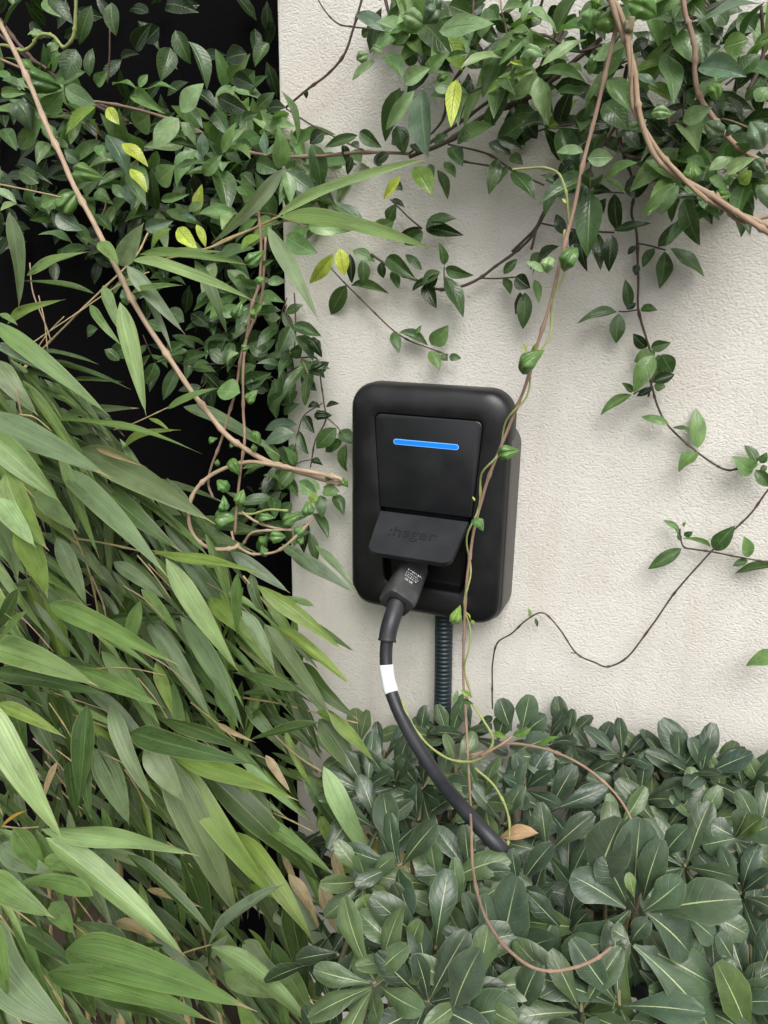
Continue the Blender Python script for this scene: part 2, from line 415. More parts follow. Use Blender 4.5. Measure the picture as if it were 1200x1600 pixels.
# tiny embossed reader symbol
c0 = U(662, 741, -YF); bm = bmesh.new()
for dx, dz, w_, h_ in ((0.0005, 0.0028, 0.0048, 0.0009), (0.001, -0.0004, 0.0042, 0.0010), (-0.0042, -0.002, 0.0014, 0.0022), (0.0008, -0.0045, 0.0018, 0.0008)):
    box_bm(bm, dx - w_/2, dx + w_/2, -0.0001, 0.0006, dz - h_/2, dz + h_/2)
put('reader_symbol', bm_mesh('reader_symbol', bm), ch, Matrix.Translation((c0.x, YF - 0.0005, c0.z)), M_TEXT)
# cavity floor pieces: hinge bar, socket
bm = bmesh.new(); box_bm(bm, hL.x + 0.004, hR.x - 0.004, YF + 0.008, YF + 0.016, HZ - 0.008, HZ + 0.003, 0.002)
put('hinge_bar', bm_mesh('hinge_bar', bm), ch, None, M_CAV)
mx = (PX0 + PX1) / 2

# flap: swings out from the hinge
hc = Vector(((hL.x + hR.x) / 2, YF - 0.001, HZ - 0.002))
tipc = None; best = 9
for i in range(400):                               # flap length and angle from its outer edge in the view
    ang = math.radians(20 + 0.2 * i)
    for Lf in (0.080, 0.085, 0.09, 0.095):
        p = hc + Vector((0, -math.sin(ang), -math.cos(ang))) * Lf
        q = ROT.transposed() @ (p - CAM); px, py = 600 + FPX * q.x / -q.z, 800 - FPX * q.y / -q.z
        e = abs(px - 641) + abs(py - 871)
        if e < best * 1 or tipc is None: best, tipc, FA, FL = e, p, ang, Lf
fy = Vector((0, -math.sin(FA), -math.cos(FA)))       # along the flap
fn = Vector((0, -math.cos(FA), math.sin(FA)))        # outer face normal (up and out)
FM = Matrix(((1, fy.x, fn.x, hc.x), (0, fy.y, fn.y, hc.y), (0, fy.z, fn.z, hc.z), (0, 0, 0, 1)))
def flap_outline(d, rb=0.014, n=8):
    w0, w1 = abs(hR.x - hL.x) / 2 - 0.0005, (abs(hR.x - hL.x) / 2) * 0.90
    P = []
    for sx, yc, r, a0 in ((1, FL - rb, rb, 90), (-1, FL - rb, rb, 180), (-1, 0.002, 0.002, 270), (1, 0.002, 0.002, 360)):
        for k in range(n + 1):
            a = math.radians(a0 - 90 * k / n) if sx == 1 and yc > 0.01 else 0
            pass
    pts = []
    def hw(y): return w0 + (w1 - w0) * (y / FL) - d
    for k in range(n + 1):
        a = math.pi / 2 * k / n
        y = FL - rb + (rb - d) * math.sin(a); pts.append((hw(y) - rb + (rb) * math.cos(a), y))
    pts2 = [(-x, y) for x, y in reversed(pts)]
    return pts + pts2 + [(-hw(0), d), (hw(0), d)]
bm = bmesh.new(); rows = []
for d, z in ((0.0006, 0.0), (0.0, -0.0008), (0.0, -0.0095), (0.002, -0.0105)):
    rows.append([bm.verts.new((x, y, z)) for x, y in flap_outline(d)])
n = len(rows[0])
for r0, r1 in zip(rows, rows[1:]):
    for k in range(n): bm.faces.new((r0[k], r0[(k+1) % n], r1[(k+1) % n], r1[k]))
bm.faces.new(rows[0]); bm.faces.new(rows[-1][::-1])
me = bm_mesh('flap', bm, True); me.set_sharp_from_angle(angle=math.radians(35))
fl = put('flap', me, ch, FM, M_LID)
def text_mesh(s, size, ext):
    cu = bpy.data.curves.new('lettering', 'FONT'); cu.body = s; cu.size = size; cu.extrude = ext
    cu.align_x = 'CENTER'; cu.align_y = 'CENTER'; cu.resolution_u = 3
    o = bpy.data.objects.new('lettering', cu)
    me = bpy.data.meshes.new_from_object(o); bpy.data.objects.remove(o)
    return me
tm = text_mesh(':hager', 0.027, 0.0003)
tx = bpy.data.objects.new('lettering', tm); COL.objects.link(tx); tx.parent = fl; tm.materials.append(M_TEXT)
# text upright for someone in front: its up = back towards the hinge
tx.matrix_basis = Matrix.Translation((-0.006, FL * 0.46, 0.0003)) @ Matrix(((1.15, 0, 0, 0), (0, -1, 0, 0), (0, 0, 1, 0), (0, 0, 0, 1)))

# ------------------------------------------------------------------ charging cable with plug
cb = thing('charging_cable', 'thick black charging cable plugged into the box with a white tape band', 'cable', U(648, 880, 0.045))
p0, p1 = U(655, 868, 0.055), U(619, 944, 0.150)
ax = (p1 - p0).normalized()
right = Vector((1, 0.0, 0)); right = (right - ax * right.dot(ax)).normalized()
upv = right.cross(ax)
if upv.z < 0: upv = -upv
tocam = (CAM - p1).normalized()
right = tocam.cross(ax).normalized()
if right.x < 0: right = -right
upv = ax.cross(right);
if upv.dot(tocam) < 0: upv = -upv
# rotate the grip so that its flat top looks a little to the left as in the photo
rq = Matrix.Rotation(math.radians(-14), 3, ax); right = rq @ right; upv = rq @ upv
Lp = (p1 - p0).length
bm = bmesh.new(); rows = []
for tt, hw_, hh, r in ((0.0, .017, .017, .015), (.18, .0175, .018, .013), (.3, .021, .021, .010), (.55, .0225, .022, .010), (.82, .024, .0235, .010), (.95, .0238, .0235, .011), (.99, .0225, .0225, .011), (1.0, .0205, .0205, .011), (1.0, .0140, .0140, .012), (0.97, .0125, .0125, .0115)):
    row = []
    for x, z in rrect(-hw_, hw_, -hh, hh, min(r, hw_*.95), n=5):
        row.append(bm.verts.new(p0 + ax * (tt * Lp) + right * x + upv * z - WLOC[cb.name]))
    rows.append(row)
n = len(rows[0])
for r0, r1 in zip(rows, rows[1:]):
    for k in range(n): bm.faces.new((r0[k], r0[(k+1) % n], r1[(k+1) % n], r1[k]))
bm.faces.new(rows[0]); bm.faces.new(rows[-1][::-1])
me = bm_mesh('plug', bm, True); me.set_sharp_from_angle(angle=math.radians(45))
plug = put('plug', me, cb, Matrix.Translation(WLOC[cb.name]), M_PLUG)
# white print on the grip: rows of tiny strokes, the last row with the marks
bm = bmesh.new()
def stroke(u0, u1, v0, v1):
    vs = []
    for (u, v, h) in ((u0, v0, 0), (u1, v0, 0), (u1, v1, 0), (u0, v1, 0)):
        vs.append(bm.verts.new(p0 + ax * (Lp * 0.545 + v) + right * u + upv * (0.0222 + 0.0018 * v / 0.03 + 0.0006) - WLOC[plug.name]))
    bm.faces.new(vs)
rs = random.Random(5)
for row, (vv, hgt_, u0, u1) in enumerate(((-0.004, .0036, -.014, .016), (.0022, .0018, -.015, .009), (.0062, .0018, -.015, .013), (.0102, .0018, -.015, .010))):
    u = u0 * 0.85; u1 = u1 * 0.8
    while u < u1:
        ww = rs.uniform(.0010, .0022)
        stroke(u, min(u + ww, u1), vv + rs.uniform(-.0003, .0003), vv + hgt_ * rs.uniform(.6, 1))
        u += ww + rs.uniform(.0012, .0022)
me = bm_mesh('grip_print', bm)
put('grip_print', me, plug, Matrix.Translation(WLOC[plug.name]), M_WHITE)
tm = text_mesh('CE UK', 0.0050, 0.0)
tm.materials.append(M_WHITE)
tp = p0 + ax * (Lp * 0.545 + 0.0175) + right * (-0.004) + upv * 0.0242
MM = Matrix(((right.x, -ax.x, upv.x, tp.x), (right.y, -ax.y, upv.y, tp.y), (right.z, -ax.z, upv.z, tp.z), (0, 0, 0, 1)))
put('approval_marks', tm, plug, MM)
# boot and cable
CP = [U(619, 944, .150) - ax * 0.01, U(612, 968, .168), U(606, 992, .180), U(603, 1025, .190), U(606, 1060, .202), U(618, 1100, .22),
      U(643, 1150, .245), U(683, 1212, .28), U(728, 1268, .325), U(780, 1324, .345), U(840, 1385, .31), U(910, 1455, .27), U(975, 1520, .38), U(1030, 1578, .455), U(1080, 1640, .46), U(1150, 1740, .46)]
CPs = spline(CP, 10)
put_tube('cable_sheath', CPs[10:], 0.0094, cb, M_CABLE, n=16)
put_tube('boot', CPs[:24], lambda t: 0.0132 - 0.0006 * t + (0.0012 if t > 0.96 else 0), cb, M_CABLE, n=18)
put_tube('tape_band', CPs[34:47], lambda t: 0.0104 + 0.0003 * math.sin(t * 9), cb, M_TAPE, n=18)

# ------------------------------------------------------------------ corrugated conduit
a_, b_ = U(690, 960, 0.026), U(688, 1230, 0.026)
cd = thing('corrugated_conduit', 'dark blue corrugated conduit running down the wall below the box', 'pipe', (a_.x, -0.02, b_.z))
Pc = []; nrib = 60
rad = []
z1c, z0c = BZ0 + 0.012, b_.z - 0.1
for i in range(nrib * 6 + 1):
    tt = i / (nrib * 6); Pc.append(Vector((a_.x + (b_.x - a_.x) * tt + 0.002 * math.sin(tt * 5), -0.0175 - 0.002 * math.sin(tt*4), z1c + (z0c - z1c) * tt)))
def crad(t): return 0.0138 + 0.0012 * (1 if (t * nrib) % 1 < 0.55 else -1) * (0.85)
put_tube('corrugated_tube', Pc, crad, cd, M_CON, n=20)
#MORE

# ------------------------------------------------------------------ foliage: leaf shapes (unit length along x, true aspect set when placed)
def leaf_mesh(name, prof, asp, nu, nv, fold, arch, side, twist, wave, material, curl=0.0, roll=0.0, petiole=0.0, pucker=0.0):
    """prof(t) half width 0..1; the blade is built 1 long and 1 wide, heights in units of length"""
    V, UV, F = [], [], []
    sd = random.uniform(0, 90)
    for i in range(nu + 1):
        t = i / nu; tb = petiole + (1 - petiole) * t
        wd = max(prof(t), 0.012)
        tw = twist * t
        for j in range(nv + 1):
            v = j / nv - 0.5
            y = v * wd; z = abs(v * 2) ** 1.1 * wd * asp * 0.5 * fold
            z += wave * math.sin(t * 9 + sd + (2.2 if v > 0 else 0)) * abs(v * 2) ** 2 * wd * asp
            z += pucker * asp * noise.noise(Vector((t * 4, v * 4, sd)))
            if roll: z -= roll * abs(v * 2) ** 3 * wd * asp * 0.5
            yy = y * math.cos(tw) - z / asp * math.sin(tw); zz = y * asp * math.sin(tw) + z * math.cos(tw)
            yy += side / asp * 4 * t * (1 - t) * 0.25
            zz += arch * 4 * tb * (1 - tb) - curl * t ** 3
            V.append((tb, yy, zz)); UV.append((t, j / nv))
    for i in range(nu):
        for j in range(nv):
            a = i * (nv + 1) + j
            F.append((a, a + nv + 1, a + nv + 2, a + 1))
    me = mesh(name, V, F, UV); me.materials.append(material); return me
def p_bam(t):
    if t > .93: return .05 * (1 - t) / .07 + .01
    return math.sin(math.pi / 2 * min(1, t / 0.26)) ** 0.8 * (1 - max(0, (t - 0.26) / 0.72) ** 1.8) ** 1.05 + .02
def p_jas(t): return max(0, math.sin(math.pi * min(1, t ** 0.9)) ** 0.85) * (1 - 0.18 * t)
def p_jas2(t): return max(0, math.sin(math.pi * t ** 0.75) ** 0.9)
def p_pit(t): return (min(1, 0.07 + .93 * (t / 0.62) ** 1.35) if t < 0.62 else math.sqrt(max(0, 1 - ((t - 0.62) / 0.40) ** 2)))
BAM = [leaf_mesh('bamboo_leaf', p_bam, .12, 16, 4, f, a, s_, tw, wv, M_BAM) for f, a, s_, tw, wv in
       ((.5, .04, .05, .25, .06), (.35, .07, -.05, -.3, .1), (.7, .02, .03, .1, .05), (.25, .10, -.08, .5, .1), (.5, .05, .08, -.5, .08), (-.3, .03, 0, .2, .12), (.15, .06, -.03, -.15, .05))]
JAS = [leaf_mesh('jasmine_leaf', pf, .42, 8, 4, f, a, s_, tw, wv, M_JAS, petiole=.04, curl=cu) for pf, f, a, s_, tw, wv, cu in
       ((p_jas, .45, .05, .05, .15, .05, .05), (p_jas, .25, .10, -.06, -.2, .06, .0), (p_jas2, .6, .04, .04, .1, .04, .1), (p_jas2, .3, .12, -.04, .3, .08, .06), (p_jas, .15, .03, .02, -.1, .08, .12), (p_jas, .8, .08, 0, .2, .03, .05))]
YEL = [leaf_mesh('yellowing_leaf', pf, .42, 8, 4, f, a, s_, tw, wv, M_YEL, petiole=.04, curl=cu) for pf, f, a, s_, tw, wv, cu in
       ((p_jas, .4, .05, .05, .15, .05, .05), (p_jas, .25, .09, -.06, -.2, .06, .0))]
PIT = [leaf_mesh('pittosporum_leaf', p_pit, .36, 11, 6, f, a, s_, tw, wv, M_PIT, roll=ro, curl=cu) for f, a, s_, tw, wv, ro, cu in
       ((.35, .03, .03, .1, .05, .3, .08), (.25, .06, -.04, -.15, .08, .35, .05), (.5, .02, .02, .15, .05, .2, .12), (.3, .05, 0, -.1, .1, .4, .02), (.15, .08, .04, .2, .06, .3, .12))]
def puck_mesh(k):
    """leaf rolled and puckered by aphids: the two halves bulge either side of a sunken midrib"""
    V, F, UV = [], [], []; nu, nv = 16, 14; sd = random.uniform(0, 99); wrap = random.uniform(1.9, 3.3); fr = random.uniform(14, 21)
    for i in range(nu + 1):
        for j in range(nv + 1):
            u, v = i / nu, j / nv - 0.5
            wd = max(.03, math.sin(math.pi * min(1, u ** .85)) ** 0.8)
            a = v * wrap; r = 0.5 * wd
            k_ = 1 + 0.07 * math.cos(u * fr - abs(v) * 6) * min(1, abs(v) * 5) + 0.12 * noise.noise(Vector((u * 2.5, v * 2.5, sd)))
            y = math.sin(a) * r * k_; z = (math.cos(a) * r * .85 * k_ - 0.13 * wd * math.exp(-(v * 11) ** 2)) - .75 * (u - .5) ** 2
            V.append((u + .03 * noise.noise(Vector((u * 3, v * 3, sd + 5))), y, z)); UV.append((u, j / nv))
    for i in range(nu):
        for j in range(nv):
            a = i * (nv + 1) + j; F.append((a, a + nv + 1, a + nv + 2, a + 1))
    me = mesh('curled_leaf', V, F, UV); me.materials.append(M_JAS); return me
CURL = [puck_mesh(k) for k in range(5)]

C_JAS = {'g': (.120, .212, .070), 'd': (.052, .100, .032), 'x': (.014, .029, .010), 'l': (.215, .320, .150), 'b': (.105, .165, .105),  # d, x: dark greens, with backlit shade put into the colour
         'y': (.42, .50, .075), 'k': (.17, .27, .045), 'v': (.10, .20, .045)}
C_BAM = {'g': (.140, .228, .068), 'd': (.058, .104, .030), 'l': (.240, .345, .145), 'b': (.155, .215, .110), 'v': (.165, .245, .052),  # l and d also put highlights and depth shade into the green
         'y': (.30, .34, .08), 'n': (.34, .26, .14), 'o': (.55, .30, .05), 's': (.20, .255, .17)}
def jitter(c, a=0.18):
    k = 1 + U_(-a, a); h = U_(-a, a) * .4
    return (c[0] * k * (1 + h), c[1] * k, c[2] * k * (1 - h))
def place(me, base, tip, width, hint, roll, parent, color, name, zs=None):
    d = tip - base; L = d.length; x = d / L
    n = hint - x * hint.dot(x)
    if n.length < 1e-3: n = x.orthogonal()
    n.normalize()
    n = Matrix.Rotation(roll, 3, x) @ n; y = n.cross(x)
    z = zs or L
    M = Matrix(((x.x*L, y.x*width, n.x*z, base.x), (x.y*L, y.y*width, n.y*z, base.y), (x.z*L, y.z*width, n.z*z, base.z), (0, 0, 0, 1)))
    return put(name, me, parent, M, None, color)
def hintv(p, up=0.45, rnd=0.3):
    return ((CAM - p).normalized() + Vector((0, 0, up)) + Vector((U_(-1, 1), U_(-1, 1), U_(-1, 1))) * rnd)
def px_len(base_px, d):                               # metres per photograph pixel there
    return -(ROT.transposed() @ (U(base_px[0], base_px[1], d) - CAM)).z / FPX
# section offsets of the study crops: x, y, scale
SEC = {'F': (0, 0, 1), 'J1': (0, 0, 2.4), 'J2': (400, 0, 2.6667), 'J3': (800, 0, 3), 'J4': (800, 500, 2.6667), 'B1': (0, 350, 2.143),
       'B2': (0, 850, 2.143), 'B3': (0, 1200, 2), 'P': (550, 1050, 1.846), 'V': (500, 550, 3)}
def sc(sec, x, y): a = SEC[sec]; return a[0] + x / a[2], a[1] + y / a[2]
def parse(txt):
    for ent in txt.replace('\n', ';').split(';'):
        f = ent.split()
        if len(f) < 6: continue
        yield float(f[0]), float(f[1]), float(f[2]), float(f[3]), float(f[4]), f[5], float(f[6]) if len(f) > 6 else 0
def jas_leaves(sec, txt, parent, d0, spread=0.02, step=0.028, dmin=0.008):
    for bx, by, tx, ty, wd, c, lay in parse(txt):
        X, Y = sc(sec, bx, by); X2, Y2 = sc(sec, tx, ty); s_ = SEC[sec][2]
        d = max(dmin, d0 + lay * step + U_(-spread, spread)) if dmin is not None else d0 + lay * step + U_(-spread, spread)
        m_ = px_len((X, Y), d); L = math.hypot(X2 - X, Y2 - Y) * m_
        dt = d + U_(-.35, .45) * L
        if dmin is not None: dt = max(dt, dmin)
        b_, t_ = U(X, Y, d), U(X2, Y2, dt)
        col = jitter(C_JAS[c[0]], .12)
        if c[-1] == 'c':
            place(random.choice(CURL), b_, t_, wd / s_ * m_ * 1.0, hintv(b_, .3, .35), U_(-.4, .4), parent, jitter(C_JAS['v'], .15), 'curled_leaf')
        else:
            ro = U_(-.5, .5)
            me = random.choice(YEL if c in 'yk' else JAS)
            place(me, b_, t_, wd / s_ * m_ / math.cos(ro) * .98, hintv(b_), ro, parent, col, me.name.split('.')[0])
def balls(sec, txt, parent, d0, name_=''):
    for ent in txt.replace('\n', ';').split(';'):
        f = ent.split()
        if len(f) < 3: continue
        x, y, r = map(float, f[:3]); r *= (.88 if name_ == 'L1' else 1.05); s_ = SEC[sec][2]; X, Y = sc(sec, x, y); r /= s_
        a = U_(0, 6.28); d = d0 + U_(0, .01); m_ = px_len((X, Y), d)
        e = U_(1.0, 1.45); b_ = U(X - e * r * math.cos(a), Y - e * r * math.sin(a), d); t_ = U(X + e * r * math.cos(a), Y + e * r * math.sin(a), d + U_(-.5, .5) * r * m_)
        c = jitter(C_JAS[f[3]] if len(f) > 3 else (.10, .20, .055), .2)
        place(random.choice(CURL), b_, t_, 2 * r * m_ * U_(.85, 1.05), hintv(b_, .35, .3), U_(-.4, .4), parent, c, 'curled_leaf')
def vine(sec, pts, rad, parent, material, nodes=0, name='stem', wob=.0006, n=7, sub=6, d=0.02):
    P = []
    for p in pts:
        X, Y = sc(sec, p[0], p[1]); P.append(U(X, Y, p[2] if len(p) > 2 else d))
    Q = spline(P, sub)
    put_tube(name, Q, rad, parent, material, n=n, rough=.15, nodes=nodes, wob=wob)
    return Q
def inside(px, py, poly):
    c = False; j = len(poly) - 1
    for i in range(len(poly)):
        (xi, yi), (xj, yj) = poly[i], poly[j]
        if (yi > py) != (yj > py) and px < (xj - xi) * (py - yi) / (yj - yi) + xi: c = not c
        j = i
    return c
def pick(poly):
    xs, ys = [p[0] for p in poly], [p[1] for p in poly]
    while True:
        x, y = U_(min(xs), max(xs)), U_(min(ys), max(ys))
        if inside(x, y, poly): return x, y
def jas_twig(parent, start, dirv, L, n, cols, size=.05, rad=.0012, down=.3, clampd=None, stem=True):
    """a twig with opposite leaf pairs; stem a part, leaves parts"""
    P = [start]; d = dirv.normalized()
    for i in range(n):
        d = (d + Vector((U_(-.25, .25), U_(-.25, .25), U_(-.2, .1) - down * .35))).normalized()
        P.append(P[-1] + d * L / n)
        if clampd is not None and P[-1].y > -clampd: P[-1].y = -clampd
    if stem: put_tube('stem', spline(P, 3), rad, parent, M_PINK if R() < .5 else M_DARK, n=5)
    ph = U_(0, 3)
    for i, p in enumerate(P):
        if i == 0: continue
        d = (p - P[i-1]).normalized(); s1 = d.orthogonal().normalized(); s1 = Matrix.Rotation(ph + i * 1.571 + U_(-.3, .3), 3, d) @ s1
        for sgn in (1, -1):
            if R() < .1: continue
            fwd = .9 if i == n else .55
            ld = (d * fwd + s1 * sgn + Vector((0, -.25, -.15))).normalized()
            l_ = size * U_(.75, 1.2); tip = p + ld * l_
            if clampd is not None and tip.y > -clampd: tip.y = -clampd
            k = random.choice(cols); me = random.choice(YEL if k in 'yk' else JAS)
            place(me, p, tip, l_ * U_(.32, .44), hintv(p, .8, .35), U_(-.3, .3), parent, jitter(C_JAS[k], .2), me.name.split('.')[0])
def leaf_mass(name, parent, items, protos, kindstuff=True):
    """many small leaves joined into one part"""
    V, F, UV, off = [], [], [], 0
    data = []
    for me in protos:
        data.append(([v.co.copy() for v in me.vertices], [tuple(p.vertices) for p in me.polygons], None))
    uvs = []
    for me in protos:
        dct = {}
        for lp in me.loops: dct[lp.vertex_index] = tuple(me.uv_layers[0].data[lp.index].uv)
        uvs.append(dct)
    o0 = WLOC[parent.name]
    for (b_, t_, wd, hint) in items:
        k = random.randrange(len(protos)); vs, fs, _ = data[k]
        d = t_ - b_; L = d.length; x = d / L; n = hint - x * hint.dot(x); n.normalize(); y = n.cross(x)
        for i, v in enumerate(vs):
            V.append(b_ - o0 + x * (v.x * L) + y * (v.y * wd) + n * (v.z * L)); UV.append(uvs[k][i])
        F += [tuple(i + off for i in f) for f in fs]; off += len(vs)
    me = mesh(name, V, F, UV); me.materials.append(protos[0].materials[0])
    o = put(name, me, parent, Matrix.Translation(o0)); o['kind'] = 'stuff'; return o
def Dc(px, py):
    v = ROT @ Vector((px - 600, 800 - py, -FPX)); t_ = (ZC - CAM.z) / v.z; return -(CAM + v * t_).y
ZC = 0.887                                             # height of the hedge canopy
def coarse(prof, asp, material, n=2, nu=4, nv=2, **k):
    return [leaf_mesh('leaf', prof, asp, nu, nv, .4, U_(.02, .1), 0, .2, 0, material, **k) for _ in range(n)]

# ------------------------------------------------------------------ star jasmine: mass on the left, in and before the dark recess
JL = thing('climbing_jasmine', 'dense star jasmine with glossy paired leaves filling the dark recess left of the wall', 'climbing plant', U(230, 250, 0))
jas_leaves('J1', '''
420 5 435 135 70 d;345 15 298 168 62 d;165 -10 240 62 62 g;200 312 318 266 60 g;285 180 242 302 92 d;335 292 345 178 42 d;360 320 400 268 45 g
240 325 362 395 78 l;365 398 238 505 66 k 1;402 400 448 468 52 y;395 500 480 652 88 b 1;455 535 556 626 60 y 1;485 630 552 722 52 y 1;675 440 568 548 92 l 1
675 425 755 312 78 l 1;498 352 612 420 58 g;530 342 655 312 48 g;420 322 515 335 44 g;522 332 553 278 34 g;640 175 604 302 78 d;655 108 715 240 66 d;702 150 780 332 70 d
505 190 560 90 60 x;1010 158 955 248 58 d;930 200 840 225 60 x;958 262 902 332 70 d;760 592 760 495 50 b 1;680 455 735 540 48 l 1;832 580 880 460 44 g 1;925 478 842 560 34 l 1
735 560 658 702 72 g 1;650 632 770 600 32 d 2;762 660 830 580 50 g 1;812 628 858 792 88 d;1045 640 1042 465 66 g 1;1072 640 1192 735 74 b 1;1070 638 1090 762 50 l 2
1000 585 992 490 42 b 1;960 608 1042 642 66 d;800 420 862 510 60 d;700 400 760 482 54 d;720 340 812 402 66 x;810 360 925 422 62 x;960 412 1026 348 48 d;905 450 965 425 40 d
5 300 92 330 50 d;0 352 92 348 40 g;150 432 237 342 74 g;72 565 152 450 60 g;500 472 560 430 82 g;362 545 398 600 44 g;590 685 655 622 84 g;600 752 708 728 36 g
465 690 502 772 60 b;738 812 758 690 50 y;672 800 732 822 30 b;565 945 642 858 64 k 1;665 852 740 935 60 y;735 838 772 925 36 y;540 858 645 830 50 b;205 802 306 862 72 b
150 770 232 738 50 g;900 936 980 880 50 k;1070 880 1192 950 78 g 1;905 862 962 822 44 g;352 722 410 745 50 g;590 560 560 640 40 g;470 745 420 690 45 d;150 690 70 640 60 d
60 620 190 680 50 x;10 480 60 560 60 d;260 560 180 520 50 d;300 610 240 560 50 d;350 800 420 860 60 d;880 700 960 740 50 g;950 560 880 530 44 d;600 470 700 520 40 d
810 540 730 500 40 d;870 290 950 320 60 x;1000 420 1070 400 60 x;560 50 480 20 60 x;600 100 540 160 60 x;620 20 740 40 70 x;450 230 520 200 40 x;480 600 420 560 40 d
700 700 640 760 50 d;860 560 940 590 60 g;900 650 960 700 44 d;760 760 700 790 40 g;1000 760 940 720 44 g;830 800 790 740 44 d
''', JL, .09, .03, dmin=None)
balls('J1', '150 308 46;84 430 46 b;324 660 46;250 762 40;955 775 22;140 130 20 l;195 180 18 l', JL, .10)
JLpoly = [(-10, 110), (90, 130), (150, 170), (270, 130), (330, 150), (430, 150), (470, 230), (560, 235), (640, 250), (600, 330), (480, 400), (430, 470), (330, 470), (200, 430), (100, 380), (-10, 380)]
for i in range(38):
    x, y = pick(JLpoly); p = U(x, y, U_(-.08, .02))
    jas_twig(JL, p, Vector((U_(-1, 1), U_(-.8, -.1), U_(-.2, .6))), U_(.05, .09), 3, 'dgglgl', .068, .001, stem=i < 24)
JL2poly = [(330, 460), (430, 440), (440, 860), (400, 900), (370, 700), (150, 560), (100, 480)]
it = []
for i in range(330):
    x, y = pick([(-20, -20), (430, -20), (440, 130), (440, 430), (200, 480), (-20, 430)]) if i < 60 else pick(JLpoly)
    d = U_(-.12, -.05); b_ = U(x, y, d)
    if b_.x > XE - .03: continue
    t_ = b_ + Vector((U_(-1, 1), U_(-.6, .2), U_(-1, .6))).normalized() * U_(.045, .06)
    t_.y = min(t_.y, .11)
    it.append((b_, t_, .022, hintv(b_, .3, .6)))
leaf_mass('shaded_inner_leaves', JL, it, coarse(p_jas, .42, M_JAS)).color = (.022, .045, .015, 1)  # leaf colour darkened to carry the shade deep in the mass
vine('F', [(0, 92, .02), (60, 120, .0), (110, 155, .02), (160, 160, .0), (230, 175, .01), (300, 200, .02), (350, 225, .04), (400, 240, .05), (480, 245, .06), (560, 238, .06), (640, 240, .04)], .0022, JL, M_PINK, 7)
vine('F', [(0, 30, -.03), (30, 70, -.02), (60, 100, -.03), (100, 130, -.02), (150, 165, -.02), (200, 190, -.01)], .003, JL, M_DARK, 5)
vine('F', [(-5, 50, -.02), (35, 85, -.03), (70, 105, -.02), (110, 140, -.03), (170, 170, -.04)], .0026, JL, M_DARK, 5)
vine('F', [(172, 45, -.02), (171, 90, -.02), (168, 130, -.02)], .0015, JL, M_DARK)
vine('F', [(150, 350, .01), (165, 320, .0), (155, 270, .0), (150, 200, -.01)], .0014, JL, M_PINK)

# lower hanging leaves in front of the recess edge
J5 = thing('climbing_jasmine', 'dark jasmine sprays hanging along the recess edge left of the charging box', 'climbing plant', U(470, 560, 0))
jas_leaves('B1', '''
955 300 1015 270 36 d;942 312 890 320 32 d;975 342 1075 372 46 d;975 340 935 432 60 d;992 372 1050 450 56 d;930 520 922 655 60 g;972 500 972 602 50 d;1090 612 1135 600 25 x
1000 672 888 690 50 b;992 700 878 742 60 b;1000 690 1032 772 40 d;982 730 970 835 60 g;1130 680 1060 752 60 d;1135 690 1182 735 56 d;1160 732 1160 832 44 d;1150 722 1080 762 46 d
990 862 870 872 50 d;970 900 850 955 50 g;1075 890 1000 862 50 g;1080 890 1130 905 40 g;1072 905 1080 985 44 d;1118 905 1152 972 44 d;900 440 830 400 60 d;880 480 960 440 60 d
820 540 900 500 60 d;860 470 800 540 60 d;640 480 720 492 50 g;600 470 545 590 50 d;610 470 690 430 50 d;560 440 620 400 50 d;700 440 760 380 60 d;760 470 700 420 60 d
620 330 560 290 60 d;700 350 640 300 60 x;860 350 800 420 56 d;880 520 820 600 60 x;1000 560 920 600 56 d;1010 500 1060 560 46 x;900 620 960 560 50 d;880 800 960 830 50 x
940 840 1000 900 44 d;900 560 840 520 50 x;640 430 560 460 46 d;520 460 480 540 50 d;680 500 740 560 50 x;980 450 1010 400 36 d;950 640 1000 600 40 d;920 760 980 790 44 d
460 400 360 440 60 d;400 460 350 420 50 d;560 360 480 320 50 d;330 350 290 380 50 d;1020 640 1050 700 40 x;980 930 940 990 44 d;860 900 820 960 44 x;700 280 760 330 60 x
''', J5, .03, .012, dmin=None)
balls('B1', '1052 412 26 x;1065 482 26 x;1076 642 20 x;1050 610 16 x;1060 798 14 x', J5, .035)
vine('B1', [(985, 230), (990, 330), (992, 440), (1060, 450), (1075, 530), (1085, 600), (1090, 660), (1055, 730), (1040, 815)], .0012, J5, M_DARK, 9, d=.03)
vine('B1', [(960, 270), (955, 300), (975, 340), (940, 420), (960, 470)], .001, J5, M_DARK, 9, d=.03)
vine('B1', [(1085, 640), (1130, 680), (1140, 700)], .001, J5, M_DARK, d=.03)
vine('B1', [(1040, 460), (960, 500), (930, 530), (860, 500), (760, 470), (620, 470), (560, 440)], .0012, J5, M_DARK, 9, d=.02)
vine('B1', [(1080, 600), (1020, 640), (1000, 690), (985, 760), (960, 850)], .001, J5, M_DARK, d=.03)
vine('B1', [(1040, 790), (1000, 800), (960, 830)], .001, J5, M_DARK, d=.03)
for i in range(20):
    x, y = pick([(180, 440), (330, 420), (440, 430), (480, 500), (470, 640), (400, 620), (300, 560), (200, 540)] if i < 15 else [(400, 720), (470, 700), (520, 800), (470, 830), (420, 820)])
    jas_twig(J5, U(x, y, U_(-.08, -.01) if x < 430 else U_(.01, .02)), Vector((U_(-1, 1), U_(-.5, 0), U_(-.8, .3))), U_(.04, .08), 3, 'xdddg', .054, .001, clampd=None if x < 420 else .008, stem=i < 12)

